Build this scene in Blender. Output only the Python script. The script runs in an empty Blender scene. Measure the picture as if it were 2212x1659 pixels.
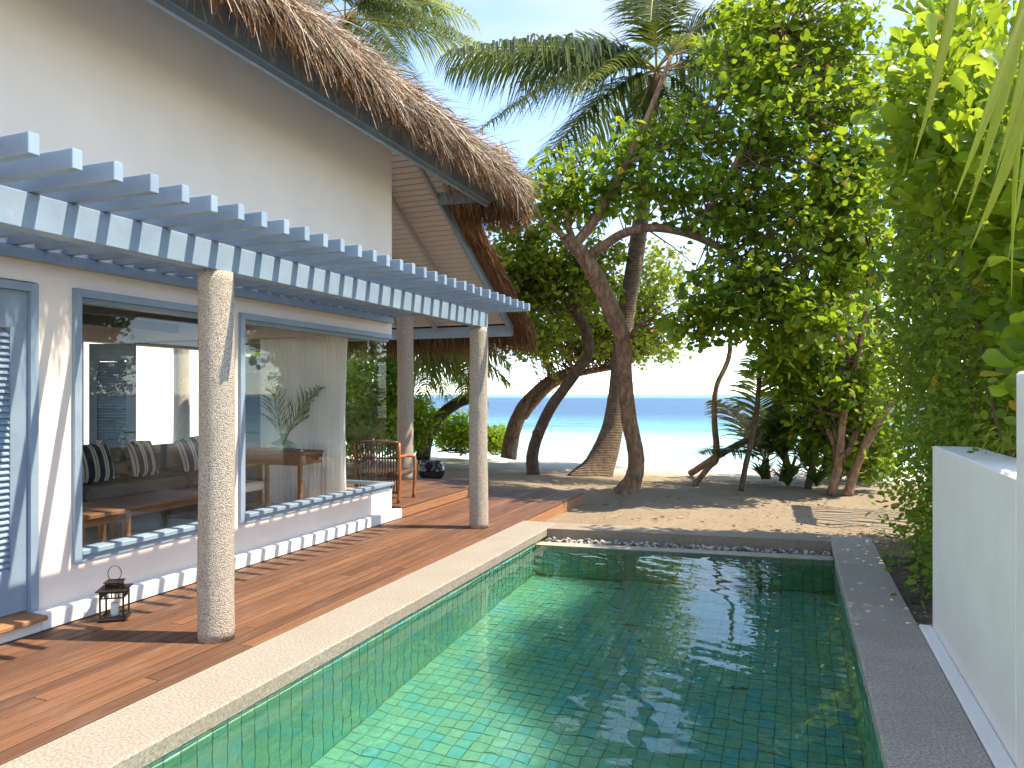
import bpy, math, random
import numpy as np
from mathutils import Vector, Matrix

random.seed(7)
rng = np.random.default_rng(11)
PI = math.pi
sc = bpy.context.scene
col = sc.collection

# ------------------------------------------------------------------ camera, sky, sun, exposure
YAW = math.radians(21.27)
CAMZ = 1.55
FPX = 2119.0 / 3000.0                       # focal length in picture widths
cd = bpy.data.cameras.new('camera'); cam = bpy.data.objects.new('camera', cd); col.objects.link(cam)
cd.sensor_width = 36.0; cd.lens = 36.0 * FPX; cd.shift_y = 30.0 / 3000.0
cd.clip_start = 0.05; cd.clip_end = 12000
cam.location = (0, 0, CAMZ); cam.rotation_euler = (PI / 2, 0, YAW)
sc.camera = cam

SUN_DIR = Vector((0.955, 0.296, 1.66)).normalized()
world = bpy.data.worlds.new('World'); sc.world = world; world.use_nodes = True
wn = world.node_tree; wn.nodes.clear()
w_out = wn.nodes.new('ShaderNodeOutputWorld'); w_bg = wn.nodes.new('ShaderNodeBackground')
w_sky = wn.nodes.new('ShaderNodeTexSky'); w_sky.sky_type = 'NISHITA'; w_sky.sun_disc = False
w_sky.sun_elevation = math.asin(SUN_DIR.z); w_sky.sun_rotation = math.atan2(SUN_DIR.x, SUN_DIR.y)
w_sky.air_density = 0.6; w_sky.dust_density = 0.15; w_sky.ozone_density = 3.0
w_bg.inputs['Strength'].default_value = 0.15
tc = wn.nodes.new('ShaderNodeTexCoord'); mp = wn.nodes.new('ShaderNodeMapping')
mp.inputs['Scale'].default_value = (1.0, 1.0, 3.2)
nz = wn.nodes.new('ShaderNodeTexNoise'); nz.inputs['Scale'].default_value = 1.9
nz.inputs['Detail'].default_value = 7; nz.inputs['Roughness'].default_value = 0.55
rp = wn.nodes.new('ShaderNodeValToRGB')
rp.color_ramp.elements[0].position = 0.50; rp.color_ramp.elements[0].color = (0.0, 0.0, 0.0, 1)
rp.color_ramp.elements[1].position = 0.76; rp.color_ramp.elements[1].color = (0.9, 0.9, 0.9, 1)
mxw = wn.nodes.new('ShaderNodeMixRGB'); mxw.inputs['Color2'].default_value = (1.5, 1.6, 1.75, 1)
wn.links.new(tc.outputs['Generated'], mp.inputs['Vector']); wn.links.new(mp.outputs['Vector'], nz.inputs['Vector'])
wn.links.new(nz.outputs['Fac'], rp.inputs['Fac']); wn.links.new(rp.outputs['Color'], mxw.inputs['Fac'])
wn.links.new(w_sky.outputs['Color'], mxw.inputs['Color1']); wn.links.new(mxw.outputs['Color'], w_bg.inputs['Color'])
wn.links.new(w_bg.outputs['Background'], w_out.inputs['Surface'])

sl = bpy.data.lights.new('sun', 'SUN'); sun = bpy.data.objects.new('sun', sl); col.objects.link(sun)
sl.energy = 2.0; sl.cycles.use_shadow_caustics = True; sl.angle = math.radians(0.53); sl.color = (1.0, 0.97, 0.92)
sun.rotation_euler = (-SUN_DIR).to_track_quat('-Z', 'Y').to_euler(); sun.location = (20, 8, 40)

sc.view_settings.view_transform = 'Standard'; sc.view_settings.look = 'None'
sc.view_settings.exposure = 2.2; sc.view_settings.gamma = 1.0; sc.view_settings.use_curve_mapping = False
sc.view_settings.use_white_balance = True; sc.view_settings.white_balance_temperature = 7800; sc.view_settings.white_balance_tint = 8.0
sc.render.engine = 'CYCLES'
cy = sc.cycles
cy.use_denoising = True; cy.max_bounces = 9; cy.diffuse_bounces = 5; cy.glossy_bounces = 4
cy.transmission_bounces = 6; cy.transparent_max_bounces = 24
cy.caustics_reflective = False; cy.caustics_refractive = True; cy.sample_clamp_indirect = 6.0
cy.use_adaptive_sampling = True; cy.adaptive_threshold = 0.015

# ------------------------------------------------------------------ projection helpers (2212 px wide ruler)
FD = 2212 * FPX
FW = Vector((-math.sin(YAW), math.cos(YAW), 0)); RT = Vector((math.cos(YAW), math.sin(YAW), 0)); UP = Vector((0, 0, 1))
def at(x, y, dep):
    """the world point seen at (x, y) of a 2212 x 1659 ruler, dep metres ahead of the camera"""
    return Vector((0, 0, CAMZ)) + FW * dep + RT * ((x - 1106) / FD * dep) + UP * ((851.6 - y) / FD * dep)

# ------------------------------------------------------------------ mesh helpers
def link(name, me, mat=None, parent=None):
    o = bpy.data.objects.new(name, me); col.objects.link(o)
    if mat is not None and not me.materials: me.materials.append(mat)
    if parent is not None: o.parent = parent
    return o
def tag(o, label=None, cat=None, group=None, kind=None):
    if label: o['label'] = label
    if cat: o['category'] = cat
    if group: o['group'] = group
    if kind: o['kind'] = kind
    return o
def empty(name, label=None, cat=None, group=None, loc=(0, 0, 0), rz=0, kind=None):
    o = bpy.data.objects.new(name, None); col.objects.link(o); o.location = loc; o.rotation_euler = (0, 0, rz)
    o.empty_display_size = 0.1
    return tag(o, label, cat, group, kind)

class MB:
    def __init__(s): s.v = []; s.f = []; s.smooth = False
    def add(s, vs, fs):
        b = len(s.v); s.v += [tuple(p) for p in vs]; s.f += [tuple(b + i for i in f) for f in fs]; return s
    def box(s, a, b):
        x0, y0, z0 = (min(a[i], b[i]) for i in range(3)); x1, y1, z1 = (max(a[i], b[i]) for i in range(3))
        return s.add([(x0,y0,z0),(x1,y0,z0),(x1,y1,z0),(x0,y1,z0),(x0,y0,z1),(x1,y0,z1),(x1,y1,z1),(x0,y1,z1)],
              [(3,2,1,0),(4,5,6,7),(0,1,5,4),(1,2,6,5),(2,3,7,6),(3,0,4,7)])
    def bbox(s, a, b, r=0.006):
        """box with chamfered edges"""
        lo = [min(a[i], b[i]) for i in range(3)]; hi = [max(a[i], b[i]) for i in range(3)]
        r = min(r, *[(hi[i]-lo[i])*0.45 for i in range(3)])
        base = len(s.v); idx = {}
        for cx in (0,1):
            for cyy in (0,1):
                for cz in (0,1):
                    c = (cx, cyy, cz); P = [hi[i] if c[i] else lo[i] for i in range(3)]
                    I = [P[i] + (-r if c[i] else r) for i in range(3)]
                    for ax in range(3):
                        q = list(I); q[ax] = P[ax]; idx[(c, ax)] = len(s.v); s.v.append(tuple(q))
        def quad(*k): s.f.append(tuple(idx[i] for i in k))
        for ax in range(3):
            o1, o2 = [i for i in range(3) if i != ax]
            for sd in (0,1):
                cs = []
                for u, w in ((0,0),(1,0),(1,1),(0,1)):
                    c = [0,0,0]; c[ax] = sd; c[o1] = u; c[o2] = w; cs.append((tuple(c), ax))
                flip = (sd == 0) ^ (ax == 1)
                quad(*(cs[::-1] if flip else cs))
        for ax in range(3):
            o1, o2 = [i for i in range(3) if i != ax]
            for u in (0,1):
                for w in (0,1):
                    c0 = [0,0,0]; c0[o1] = u; c0[o2] = w; c1 = list(c0); c1[ax] = 1
                    c0 = tuple(c0); c1 = tuple(c1)
                    quad((c0,o1),(c1,o1),(c1,o2),(c0,o2))
        for c in [(i,j,k) for i in (0,1) for j in (0,1) for k in (0,1)]:
            quad((c,0),(c,1),(c,2))
        return s
    def tube(s, pts, rad, n=10, cap=True, wob=0.0):
        pts = [Vector(p) for p in pts]; m = len(pts)
        rad = list(rad) if hasattr(rad, '__len__') else [rad] * m
        base = len(s.v); t0 = (pts[1] - pts[0]).normalized()
        ref = Vector((0,0,1)) if abs(t0.z) < 0.9 else Vector((1,0,0))
        u = t0.cross(ref).normalized()
        for i in range(m):
            t = (pts[min(i+1, m-1)] - pts[max(i-1, 0)]).normalized()
            u = (u - t * u.dot(t)).normalized(); w = t.cross(u)
            for k in range(n):
                a = 2*PI*k/n; r = rad[i] * (1 + wob * (random.random() - 0.5))
                s.v.append(tuple(pts[i] + (u*math.cos(a) + w*math.sin(a)) * r))
        for i in range(m-1):
            for k in range(n):
                a = base + i*n + k; b = base + i*n + (k+1) % n
                s.f.append((a, b, b+n, a+n))
        if cap:
            s.f.append(tuple(base + k for k in range(n))[::-1]); s.f.append(tuple(base + (m-1)*n + k for k in range(n)))
        s.smooth = True
        return s
    def lathe(s, prof, c=(0,0,0), n=24, cap=True):
        base = len(s.v)
        for r, z in prof:
            for k in range(n):
                a = 2*PI*k/n; s.v.append((c[0] + r*math.cos(a), c[1] + r*math.sin(a), c[2] + z))
        for i in range(len(prof)-1):
            for k in range(n):
                a = base+i*n+k; b = base+i*n+(k+1)%n; s.f.append((a, b, b+n, a+n))
        if cap:
            s.f.append(tuple(base+k for k in range(n))[::-1]); s.f.append(tuple(base+(len(prof)-1)*n+k for k in range(n)))
        s.smooth = True
        return s
    def bar(s, p, q, w, h, up=(0,0,1)):
        """a straight bar of width w and height h from p to q"""
        p, q, up = Vector(p), Vector(q), Vector(up); d = (q-p).normalized(); u = d.cross(up).normalized(); t = u.cross(d)
        vs = []
        for e in (p, q):
            for a, b in ((-1,-1),(1,-1),(1,1),(-1,1)): vs.append(e + u*(a*w/2) + t*(b*h/2))
        return s.add(vs, [(3,2,1,0),(4,5,6,7),(0,1,5,4),(1,2,6,5),(2,3,7,6),(3,0,4,7)])
    def mesh(s, name, smooth=None):
        me = bpy.data.meshes.new(name); me.from_pydata(s.v, [], s.f); me.validate()
        if s.smooth if smooth is None else smooth:
            me.polygons.foreach_set('use_smooth', [True]*len(me.polygons))
        me.update(); return me
    def build(s, name, mat, parent=None, smooth=None): return link(name, s.mesh(name, smooth), mat, parent)

def np_mesh(name, V, F):
    """V (n,3) array, F (m,k) array of equal-size faces"""
    me = bpy.data.meshes.new(name); V = np.asarray(V, dtype=np.float32); F = np.asarray(F, dtype=np.int32)
    m, k = F.shape
    me.vertices.add(len(V)); me.vertices.foreach_set('co', V.ravel())
    me.loops.add(m*k); me.loops.foreach_set('vertex_index', F.ravel())
    me.polygons.add(m); me.polygons.foreach_set('loop_start', np.arange(0, m*k, k, dtype=np.int32))
    me.update(calc_edges=True); return me

def spline(pts, n=6):
    """Catmull-Rom through pts (vectors or tuples), n steps per span"""
    P = [np.array(p, dtype=float) for p in pts]; P = [2*P[0]-P[1]] + P + [2*P[-1]-P[-2]]; out = []
    for i in range(1, len(P)-2):
        for k in range(n):
            t = k/n; a, b, c, d = P[i-1], P[i], P[i+1], P[i+2]
            out.append(0.5*((2*b) + (c-a)*t + (2*a-5*b+4*c-d)*t*t + (3*b-a-3*c+d)*t**3))
    out.append(P[-2]); return out

# ------------------------------------------------------------------ materials
def newmat(name):
    m = bpy.data.materials.new(name); m.use_nodes = True; nt = m.node_tree
    return m, nt, nt.nodes['Principled BSDF']
def nd(nt, typ, **kw):
    n = nt.nodes.new(typ)
    for k, v in kw.items():
        if k in n.inputs: n.inputs[k].default_value = v
        else: setattr(n, k, v)
    return n
def ramp(nt, fac, stops, interp='LINEAR'):
    r = nt.nodes.new('ShaderNodeValToRGB'); r.color_ramp.interpolation = interp
    while len(r.color_ramp.elements) < len(stops): r.color_ramp.elements.new(0.5)
    for e, (p, c) in zip(r.color_ramp.elements, stops): e.position = p; e.color = (*c, 1) if len(c) == 3 else c
    nt.links.new(fac, r.inputs['Fac']); return r.outputs['Color']
def coords(nt, which='Object', scale=(1,1,1), rot=(0,0,0)):
    t = nd(nt, 'ShaderNodeTexCoord'); m = nd(nt, 'ShaderNodeMapping'); m.inputs['Scale'].default_value = scale
    m.inputs['Rotation'].default_value = rot
    nt.links.new(t.outputs[which], m.inputs['Vector']); return m
def noise(nt, vec, scale, detail=4, rough=0.55, dist=0.0):
    n = nd(nt, 'ShaderNodeTexNoise', Scale=scale, Detail=detail, Roughness=rough, Distortion=dist)
    if vec is not None: nt.links.new(vec, n.inputs['Vector'])
    return n.outputs['Fac']
def mixc(nt, fac, a, b, mode='MIX'):
    m = nd(nt, 'ShaderNodeMixRGB', blend_type=mode)
    for k, v in (('Fac', fac), ('Color1', a), ('Color2', b)):
        if isinstance(v, (int, float)): m.inputs[k].default_value = v
        elif isinstance(v, tuple): m.inputs[k].default_value = (*v, 1) if len(v) == 3 else v
        else: nt.links.new(v, m.inputs[k])
    return m.outputs['Color']
def bump(nt, bsdf, h, strength=0.3, dist=0.01):
    b = nd(nt, 'ShaderNodeBump', Strength=strength, Distance=dist); nt.links.new(h, b.inputs['Height'])
    nt.links.new(b.outputs['Normal'], bsdf.inputs['Normal']); return b
def add_offset(nt, mapping):
    """shift the texture of each object by its own random number"""
    oi = nd(nt, 'ShaderNodeObjectInfo'); mu = nd(nt, 'ShaderNodeMath', operation='MULTIPLY'); mu.inputs[1].default_value = 37.0
    nt.links.new(oi.outputs['Random'], mu.inputs[0])
    cb = nd(nt, 'ShaderNodeCombineXYZ'); 
    for i in range(3): nt.links.new(mu.outputs[0], cb.inputs[i])
    nt.links.new(cb.outputs[0], mapping.inputs['Location']); return oi.outputs['Random']

def m_plain(name, c, rough=0.6, spec=0.4, metal=0.0, var=0.08, scale=6.0, bmp=0.0, bscale=60):
    m, nt, b = newmat(name); v = coords(nt).outputs[0]
    f = noise(nt, v, scale, 5); lo = tuple(x*(1-var) for x in c); hi = tuple(min(1, x*(1+var)) for x in c)
    nt.links.new(ramp(nt, f, [(0.3, lo), (0.7, hi)]), b.inputs['Base Color'])
    b.inputs['Roughness'].default_value = rough; b.inputs['Metallic'].default_value = metal
    b.inputs['Specular IOR Level'].default_value = spec
    if bmp: bump(nt, b, noise(nt, v, bscale, 6, 0.6), bmp, 0.004)
    return m

def m_wood(name, stops, grain=(40, 2.2, 40), rough=0.55, dirt=0.22, bmp=0.35, rnd=0.8):
    m, nt, b = newmat(name); mp_ = coords(nt, 'Object', grain); r = add_offset(nt, mp_)
    f = noise(nt, mp_.outputs[0], 1.0, 7, 0.65, 0.6)
    c = ramp(nt, f, stops)
    tint = ramp(nt, r, [(0.0, (0.72, 0.70, 0.70)), (0.3, (0.95, 0.9, 0.88)), (0.65, (1.15, 1.1, 1.02)), (1.0, (1.45, 1.42, 1.32))])
    c = mixc(nt, rnd, c, mixc(nt, 1.0, c, tint, 'MULTIPLY'))
    w = coords(nt, 'Object', (3, 1.2, 3)); d = noise(nt, w.outputs[0], 1.6, 6, 0.6)
    c = mixc(nt, ramp(nt, d, [(0.5, (0,0,0)), (0.72, (dirt,)*3)]), c, (0.30, 0.25, 0.21))
    nt.links.new(c, b.inputs['Base Color'])
    nt.links.new(ramp(nt, f, [(0.3, (rough-0.1,)*3), (0.7, (rough+0.15,)*3)]), b.inputs['Roughness'])
    b.inputs['Specular IOR Level'].default_value = 0.35
    bump(nt, b, f, bmp, 0.003); return m

def m_stone(name, stops, scale=220, big=3.0, bmp=0.3, rough=0.75, stain=(0.34, 0.30, 0.25), st=0.35):
    m, nt, b = newmat(name); v = coords(nt).outputs[0]
    f = noise(nt, v, scale, 3, 0.7); c = ramp(nt, f, stops)
    g = noise(nt, v, big, 6, 0.62)
    c = mixc(nt, ramp(nt, g, [(0.42, (0,0,0)), (0.75, (st,)*3)]), c, stain)
    nt.links.new(c, b.inputs['Base Color']); b.inputs['Roughness'].default_value = rough
    b.inputs['Specular IOR Level'].default_value = 0.3
    bump(nt, b, f, bmp, 0.002); return m

def m_leaf(name, stops, trans=0.35, tcol=(0.30, 0.46, 0.05), rough=0.45, rare=None, spec=0.28):
    m, nt, b = newmat(name); g = nd(nt, 'ShaderNodeNewGeometry')
    c = ramp(nt, g.outputs['Random Per Island'], stops)
    if rare:
        mm = nd(nt, 'ShaderNodeMath', operation='FRACT'); m2 = nd(nt, 'ShaderNodeMath', operation='MULTIPLY'); m2.inputs[1].default_value = 91.7
        nt.links.new(g.outputs['Random Per Island'], m2.inputs[0]); nt.links.new(m2.outputs[0], mm.inputs[0])
        gt = nd(nt, 'ShaderNodeMath', operation='GREATER_THAN'); gt.inputs[1].default_value = 1 - rare[0]
        nt.links.new(mm.outputs[0], gt.inputs[0]); c = mixc(nt, gt.outputs[0], c, rare[1])
    nt.links.new(c, b.inputs['Base Color']); b.inputs['Roughness'].default_value = rough
    b.inputs['Specular IOR Level'].default_value = spec
    t = nd(nt, 'ShaderNodeBsdfTranslucent'); mx = nd(nt, 'ShaderNodeMixShader', Fac=trans)
    tc_ = mixc(nt, 0.55, c, tcol); nt.links.new(tc_, t.inputs['Color'])
    nt.links.new(b.outputs[0], mx.inputs[1]); nt.links.new(t.outputs[0], mx.inputs[2])
    nt.links.new(mx.outputs[0], nt.nodes['Material Output'].inputs['Surface']); return m

def m_bark(name, stops, scale=(9, 9, 3), rings=0.0, bmp=0.6):
    m, nt, b = newmat(name); v = coords(nt, 'Object', scale).outputs[0]
    f = noise(nt, v, 1.8, 8, 0.68, 0.4); c = ramp(nt, f, stops)
    if rings:
        z = coords(nt, 'Object', (0.6, 0.6, rings)).outputs[0]
        w = nd(nt, 'ShaderNodeTexWave', bands_direction='Z', Scale=1.0, Distortion=2.2, Detail=3); nt.links.new(z, w.inputs['Vector'])
        w.inputs['Detail Scale'].default_value = 1.4
        c = mixc(nt, ramp(nt, w.outputs['Fac'], [(0.1, (0.55,)*3), (0.5, (0,0,0))]), c, (0.07, 0.045, 0.03))
        h = mixc(nt, 0.6, f, w.outputs['Fac'])
    else: h = f
    nt.links.new(c, b.inputs['Base Color']); b.inputs['Roughness'].default_value = 0.85
    b.inputs['Specular IOR Level'].default_value = 0.2
    bump(nt, b, h, bmp, 0.03); return m

def m_glass(name, tint=(0.96, 0.98, 0.97), ior=1.5, rough=0.0, ripple=None):
    m, nt, b = newmat(name); nt.nodes.remove(b)
    fr = nd(nt, 'ShaderNodeFresnel', IOR=ior)
    gg = nd(nt, 'ShaderNodeNewGeometry'); io = nd(nt, 'ShaderNodeMapRange'); io.inputs['To Min'].default_value = ior; io.inputs['To Max'].default_value = 1/ior   # same reflectance from both sides of the thin pane
    nt.links.new(gg.outputs['Backfacing'], io.inputs['Value']); nt.links.new(io.outputs[0], fr.inputs['IOR'])
    tr = nd(nt, 'ShaderNodeBsdfTransparent'); tr.inputs['Color'].default_value = (*tint, 1)
    gl = nd(nt, 'ShaderNodeBsdfGlossy', Roughness=rough); mx = nd(nt, 'ShaderNodeMixShader')
    nt.links.new(fr.outputs[0], mx.inputs[0]); nt.links.new(tr.outputs[0], mx.inputs[1]); nt.links.new(gl.outputs[0], mx.inputs[2])
    nt.links.new(mx.outputs[0], nt.nodes['Material Output'].inputs['Surface'])
    if ripple:
        v = coords(nt, 'Object', ripple[0]).outputs[0]; h = noise(nt, v, 1.0, 3, 0.5, 0.3)
        bp = nd(nt, 'ShaderNodeBump', Strength=ripple[1], Distance=ripple[2]); nt.links.new(h, bp.inputs['Height'])
        nt.links.new(bp.outputs[0], gl.inputs['Normal']); nt.links.new(bp.outputs[0], fr.inputs['Normal'])
    return m

M = {}
M['plaster'] = m_plain('plaster', (0.88, 0.75, 0.655), 0.85, 0.2, var=0.05, scale=1.3, bmp=0.12, bscale=90)
def m_render():
    m, nt, b = newmat('white_render'); v = coords(nt).outputs[0]
    c = ramp(nt, noise(nt, v, 1.7, 6, 0.6), [(0.3, (0.82, 0.79, 0.735)), (0.7, (0.90, 0.875, 0.83))])
    st = noise(nt, coords(nt, 'Object', (7, 7, 0.7)).outputs[0], 1.0, 7, 0.65)
    c = mixc(nt, ramp(nt, st, [(0.56, (0,0,0)), (0.80, (0.12,)*3)]), c, (0.60, 0.56, 0.49))
    nt.links.new(c, b.inputs['Base Color']); b.inputs['Roughness'].default_value = 0.85; b.inputs['Specular IOR Level'].default_value = 0.2
    bump(nt, b, mixc(nt, 0.5, noise(nt, v, 60, 6, 0.65), noise(nt, v, 7, 4, 0.5)), 0.3, 0.006); return m
M['white'] = m_render()
def m_paint():
    m, nt, b = newmat('blue_grey_paint'); mp_ = coords(nt, 'Object', (2, 2, 2)); rnd = add_offset(nt, mp_); v = mp_.outputs[0]
    c = ramp(nt, noise(nt, v, 2.0, 6, 0.6), [(0.3, (0.215, 0.29, 0.37)), (0.7, (0.275, 0.36, 0.445))])
    c = mixc(nt, 1.0, c, ramp(nt, rnd, [(0, (.9, .9, .9)), (1, (1.08, 1.08, 1.08))]), 'MULTIPLY')
    c = mixc(nt, ramp(nt, noise(nt, v, 9.0, 8, 0.75), [(0.60, (0,0,0)), (0.72, (0.5,)*3)]), c, (0.42, 0.45, 0.47))
    nt.links.new(c, b.inputs['Base Color']); b.inputs['Roughness'].default_value = 0.45
    bump(nt, b, noise(nt, coords(nt, 'Object', (3, 30, 30)).outputs[0], 3.0, 6, 0.6), 0.12, 0.004); return m
M['blue'] = m_paint()
M['greypaint'] = m_plain('grey_soffit_paint', (0.62, 0.57, 0.54), 0.6, 0.3, var=0.05, scale=3.0)
M['deck'] = m_wood('deck_hardwood', [(0.25, (0.085, 0.037, 0.020)), (0.5, (0.145, 0.065, 0.035)), (0.75, (0.22, 0.110, 0.062))], grain=(70, 1.1, 70))
M['joint'] = m_plain('joint_dirt_and_gap_shade', (0.035, 0.022, 0.015), 0.95, 0.05, var=0.3, scale=20)
M['rafterpaint'] = m_plain('grey_rafter_paint', (0.40, 0.38, 0.40), 0.6, 0.3, var=0.06, scale=3.0)
M['deckside'] = m_wood('deck_side_hardwood', [(0.3, (0.26, 0.11, 0.05)), (0.7, (0.42, 0.21, 0.10))], rnd=0.3, dirt=0.1)
M['coping'] = m_stone('coping_terrazzo', [(0.3, (0.17, 0.14, 0.11)), (0.5, (0.30, 0.262, 0.22)), (0.68, (0.42, 0.38, 0.335))], 75, 2.6, 0.5, stain=(0.25, 0.20, 0.15), st=0.45)
M['copingr'] = m_stone('coping_shade_side_terrazzo', [(0.3, (0.20, 0.165, 0.135)), (0.5, (0.38, 0.335, 0.29)), (0.68, (0.54, 0.49, 0.43))], 75, 2.2, 0.6, stain=(0.26, 0.20, 0.155), st=0.5)  # copy of the terrazzo, recoloured for the kerb lying in the wall's shade
M['copingd'] = m_stone('coping_shaded_brown_stone', [(0.3, (0.17, 0.13, 0.095)), (0.6, (0.33, 0.265, 0.20))], 60, 3.0, 0.5, stain=(0.36, 0.29, 0.21), st=0.4)  # brown stone, darkened in colour for the weaker light on the far kerb
M['sill'] = m_stone('weir_stone', [(0.3, (0.36, 0.31, 0.24)), (0.6, (0.52, 0.46, 0.37))], 120, 4.0, 0.3, rough=0.35)

def m_column():
    m, nt, b = newmat('pebble_dash'); v = coords(nt).outputs[0]
    vo = nd(nt, 'ShaderNodeTexVoronoi', Scale=130.0); nt.links.new(v, vo.inputs['Vector'])
    f = noise(nt, v, 60, 4, 0.7)
    h = mixc(nt, 0.5, vo.outputs['Distance'], f)
    c = ramp(nt, h, [(0.22, (0.66, 0.58, 0.49)), (0.42, (0.55, 0.47, 0.39)), (0.64, (0.30, 0.245, 0.195))])
    g = noise(nt, v, 3.5, 5); c = mixc(nt, ramp(nt, g, [(0.45, (0,0,0)), (0.8, (0.3,)*3)]), c, (0.33, 0.28, 0.22))
    nt.links.new(c, b.inputs['Base Color']); b.inputs['Roughness'].default_value = 0.9; b.inputs['Specular IOR Level'].default_value = 0.15
    bp = bump(nt, b, h, 0.9, 0.012); bp.invert = True
    return m
M['column'] = m_column()

def m_tile(name, source):
    m, nt, b = newmat(name)
    if source == 'obj': rnd = nd(nt, 'ShaderNodeObjectInfo').outputs['Random']
    else: rnd = nd(nt, 'ShaderNodeNewGeometry').outputs['Random Per Island']
    c = ramp(nt, rnd, [(0.0, (0.34, 0.56, 0.36)), (0.25, (0.40, 0.64, 0.43)), (0.5, (0.30, 0.61, 0.48)), (0.7, (0.46, 0.70, 0.48)), (0.86, (0.22, 0.60, 0.54)), (1.0, (0.20, 0.62, 0.62))])
    geo = nd(nt, 'ShaderNodeNewGeometry'); f = noise(nt, geo.outputs['Position'], 22, 6, 0.65)
    c = mixc(nt, ramp(nt, f, [(0.4, (0,0,0)), (0.8, (0.5,)*3)]), c, (0.20, 0.27, 0.14))
    nt.links.new(c, b.inputs['Base Color']); b.inputs['Roughness'].default_value = 0.35
    bump(nt, b, f, 0.2, 0.004); return m
M['tile'] = m_tile('pool_tile', 'obj'); M['tiles'] = m_tile('pool_tile_field', 'isl')
M['grout'] = m_plain('pool_grout', (0.27, 0.28, 0.15), 0.9, 0.1, var=0.25, scale=9)
def m_water():
    m, nt, b = newmat('pool_water'); nt.nodes.remove(b)
    fr = nd(nt, 'ShaderNodeFresnel', IOR=1.5); rf = nd(nt, 'ShaderNodeBsdfRefraction', IOR=1.33, Roughness=0.0); rf.inputs['Color'].default_value = (0.68, 0.96, 0.93, 1)
    gl = nd(nt, 'ShaderNodeBsdfGlossy', Roughness=0.0); mx = nd(nt, 'ShaderNodeMixShader')
    nt.links.new(fr.outputs[0], mx.inputs[0]); nt.links.new(rf.outputs[0], mx.inputs[1]); nt.links.new(gl.outputs[0], mx.inputs[2])
    nt.links.new(mx.outputs[0], nt.nodes['Material Output'].inputs['Surface']); return m
M['water'] = m_water()
M['glass'] = m_glass('window_glass', (0.985, 0.99, 0.985), 1.36)
M['vaseglass'] = m_glass('vase_glass', (0.86, 0.93, 0.90), 1.5)

def m_sand():
    m, nt, b = newmat('coral_sand'); v = coords(nt).outputs[0]
    f = noise(nt, v, 90, 4, 0.7); g = noise(nt, v, 1.1, 6, 0.6); k = noise(nt, v, 14, 5, 0.7)
    c = ramp(nt, f, [(0.3, (0.21, 0.15, 0.10)), (0.55, (0.33, 0.25, 0.175)), (0.75, (0.43, 0.345, 0.255))])
    c = mixc(nt, ramp(nt, g, [(0.4, (0,0,0)), (0.75, (0.45,)*3)]), c, (0.40, 0.33, 0.21))
    c = mixc(nt, ramp(nt, k, [(0.62, (0,0,0)), (0.72, (0.5,)*3)]), c, (0.27, 0.21, 0.14))
    # the sand colour turns paler towards the beach
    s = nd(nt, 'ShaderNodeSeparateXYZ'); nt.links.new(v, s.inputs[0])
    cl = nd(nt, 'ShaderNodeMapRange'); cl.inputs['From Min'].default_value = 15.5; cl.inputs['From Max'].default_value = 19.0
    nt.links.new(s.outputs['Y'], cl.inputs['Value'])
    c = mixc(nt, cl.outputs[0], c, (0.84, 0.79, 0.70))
    nt.links.new(c, b.inputs['Base Color']); b.inputs['Roughness'].default_value = 0.95; b.inputs['Specular IOR Level'].default_value = 0.1
    h = mixc(nt, 0.35, k, f); bump(nt, b, h, 1.0, 0.045); return m
M['sand'] = m_sand()

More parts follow.
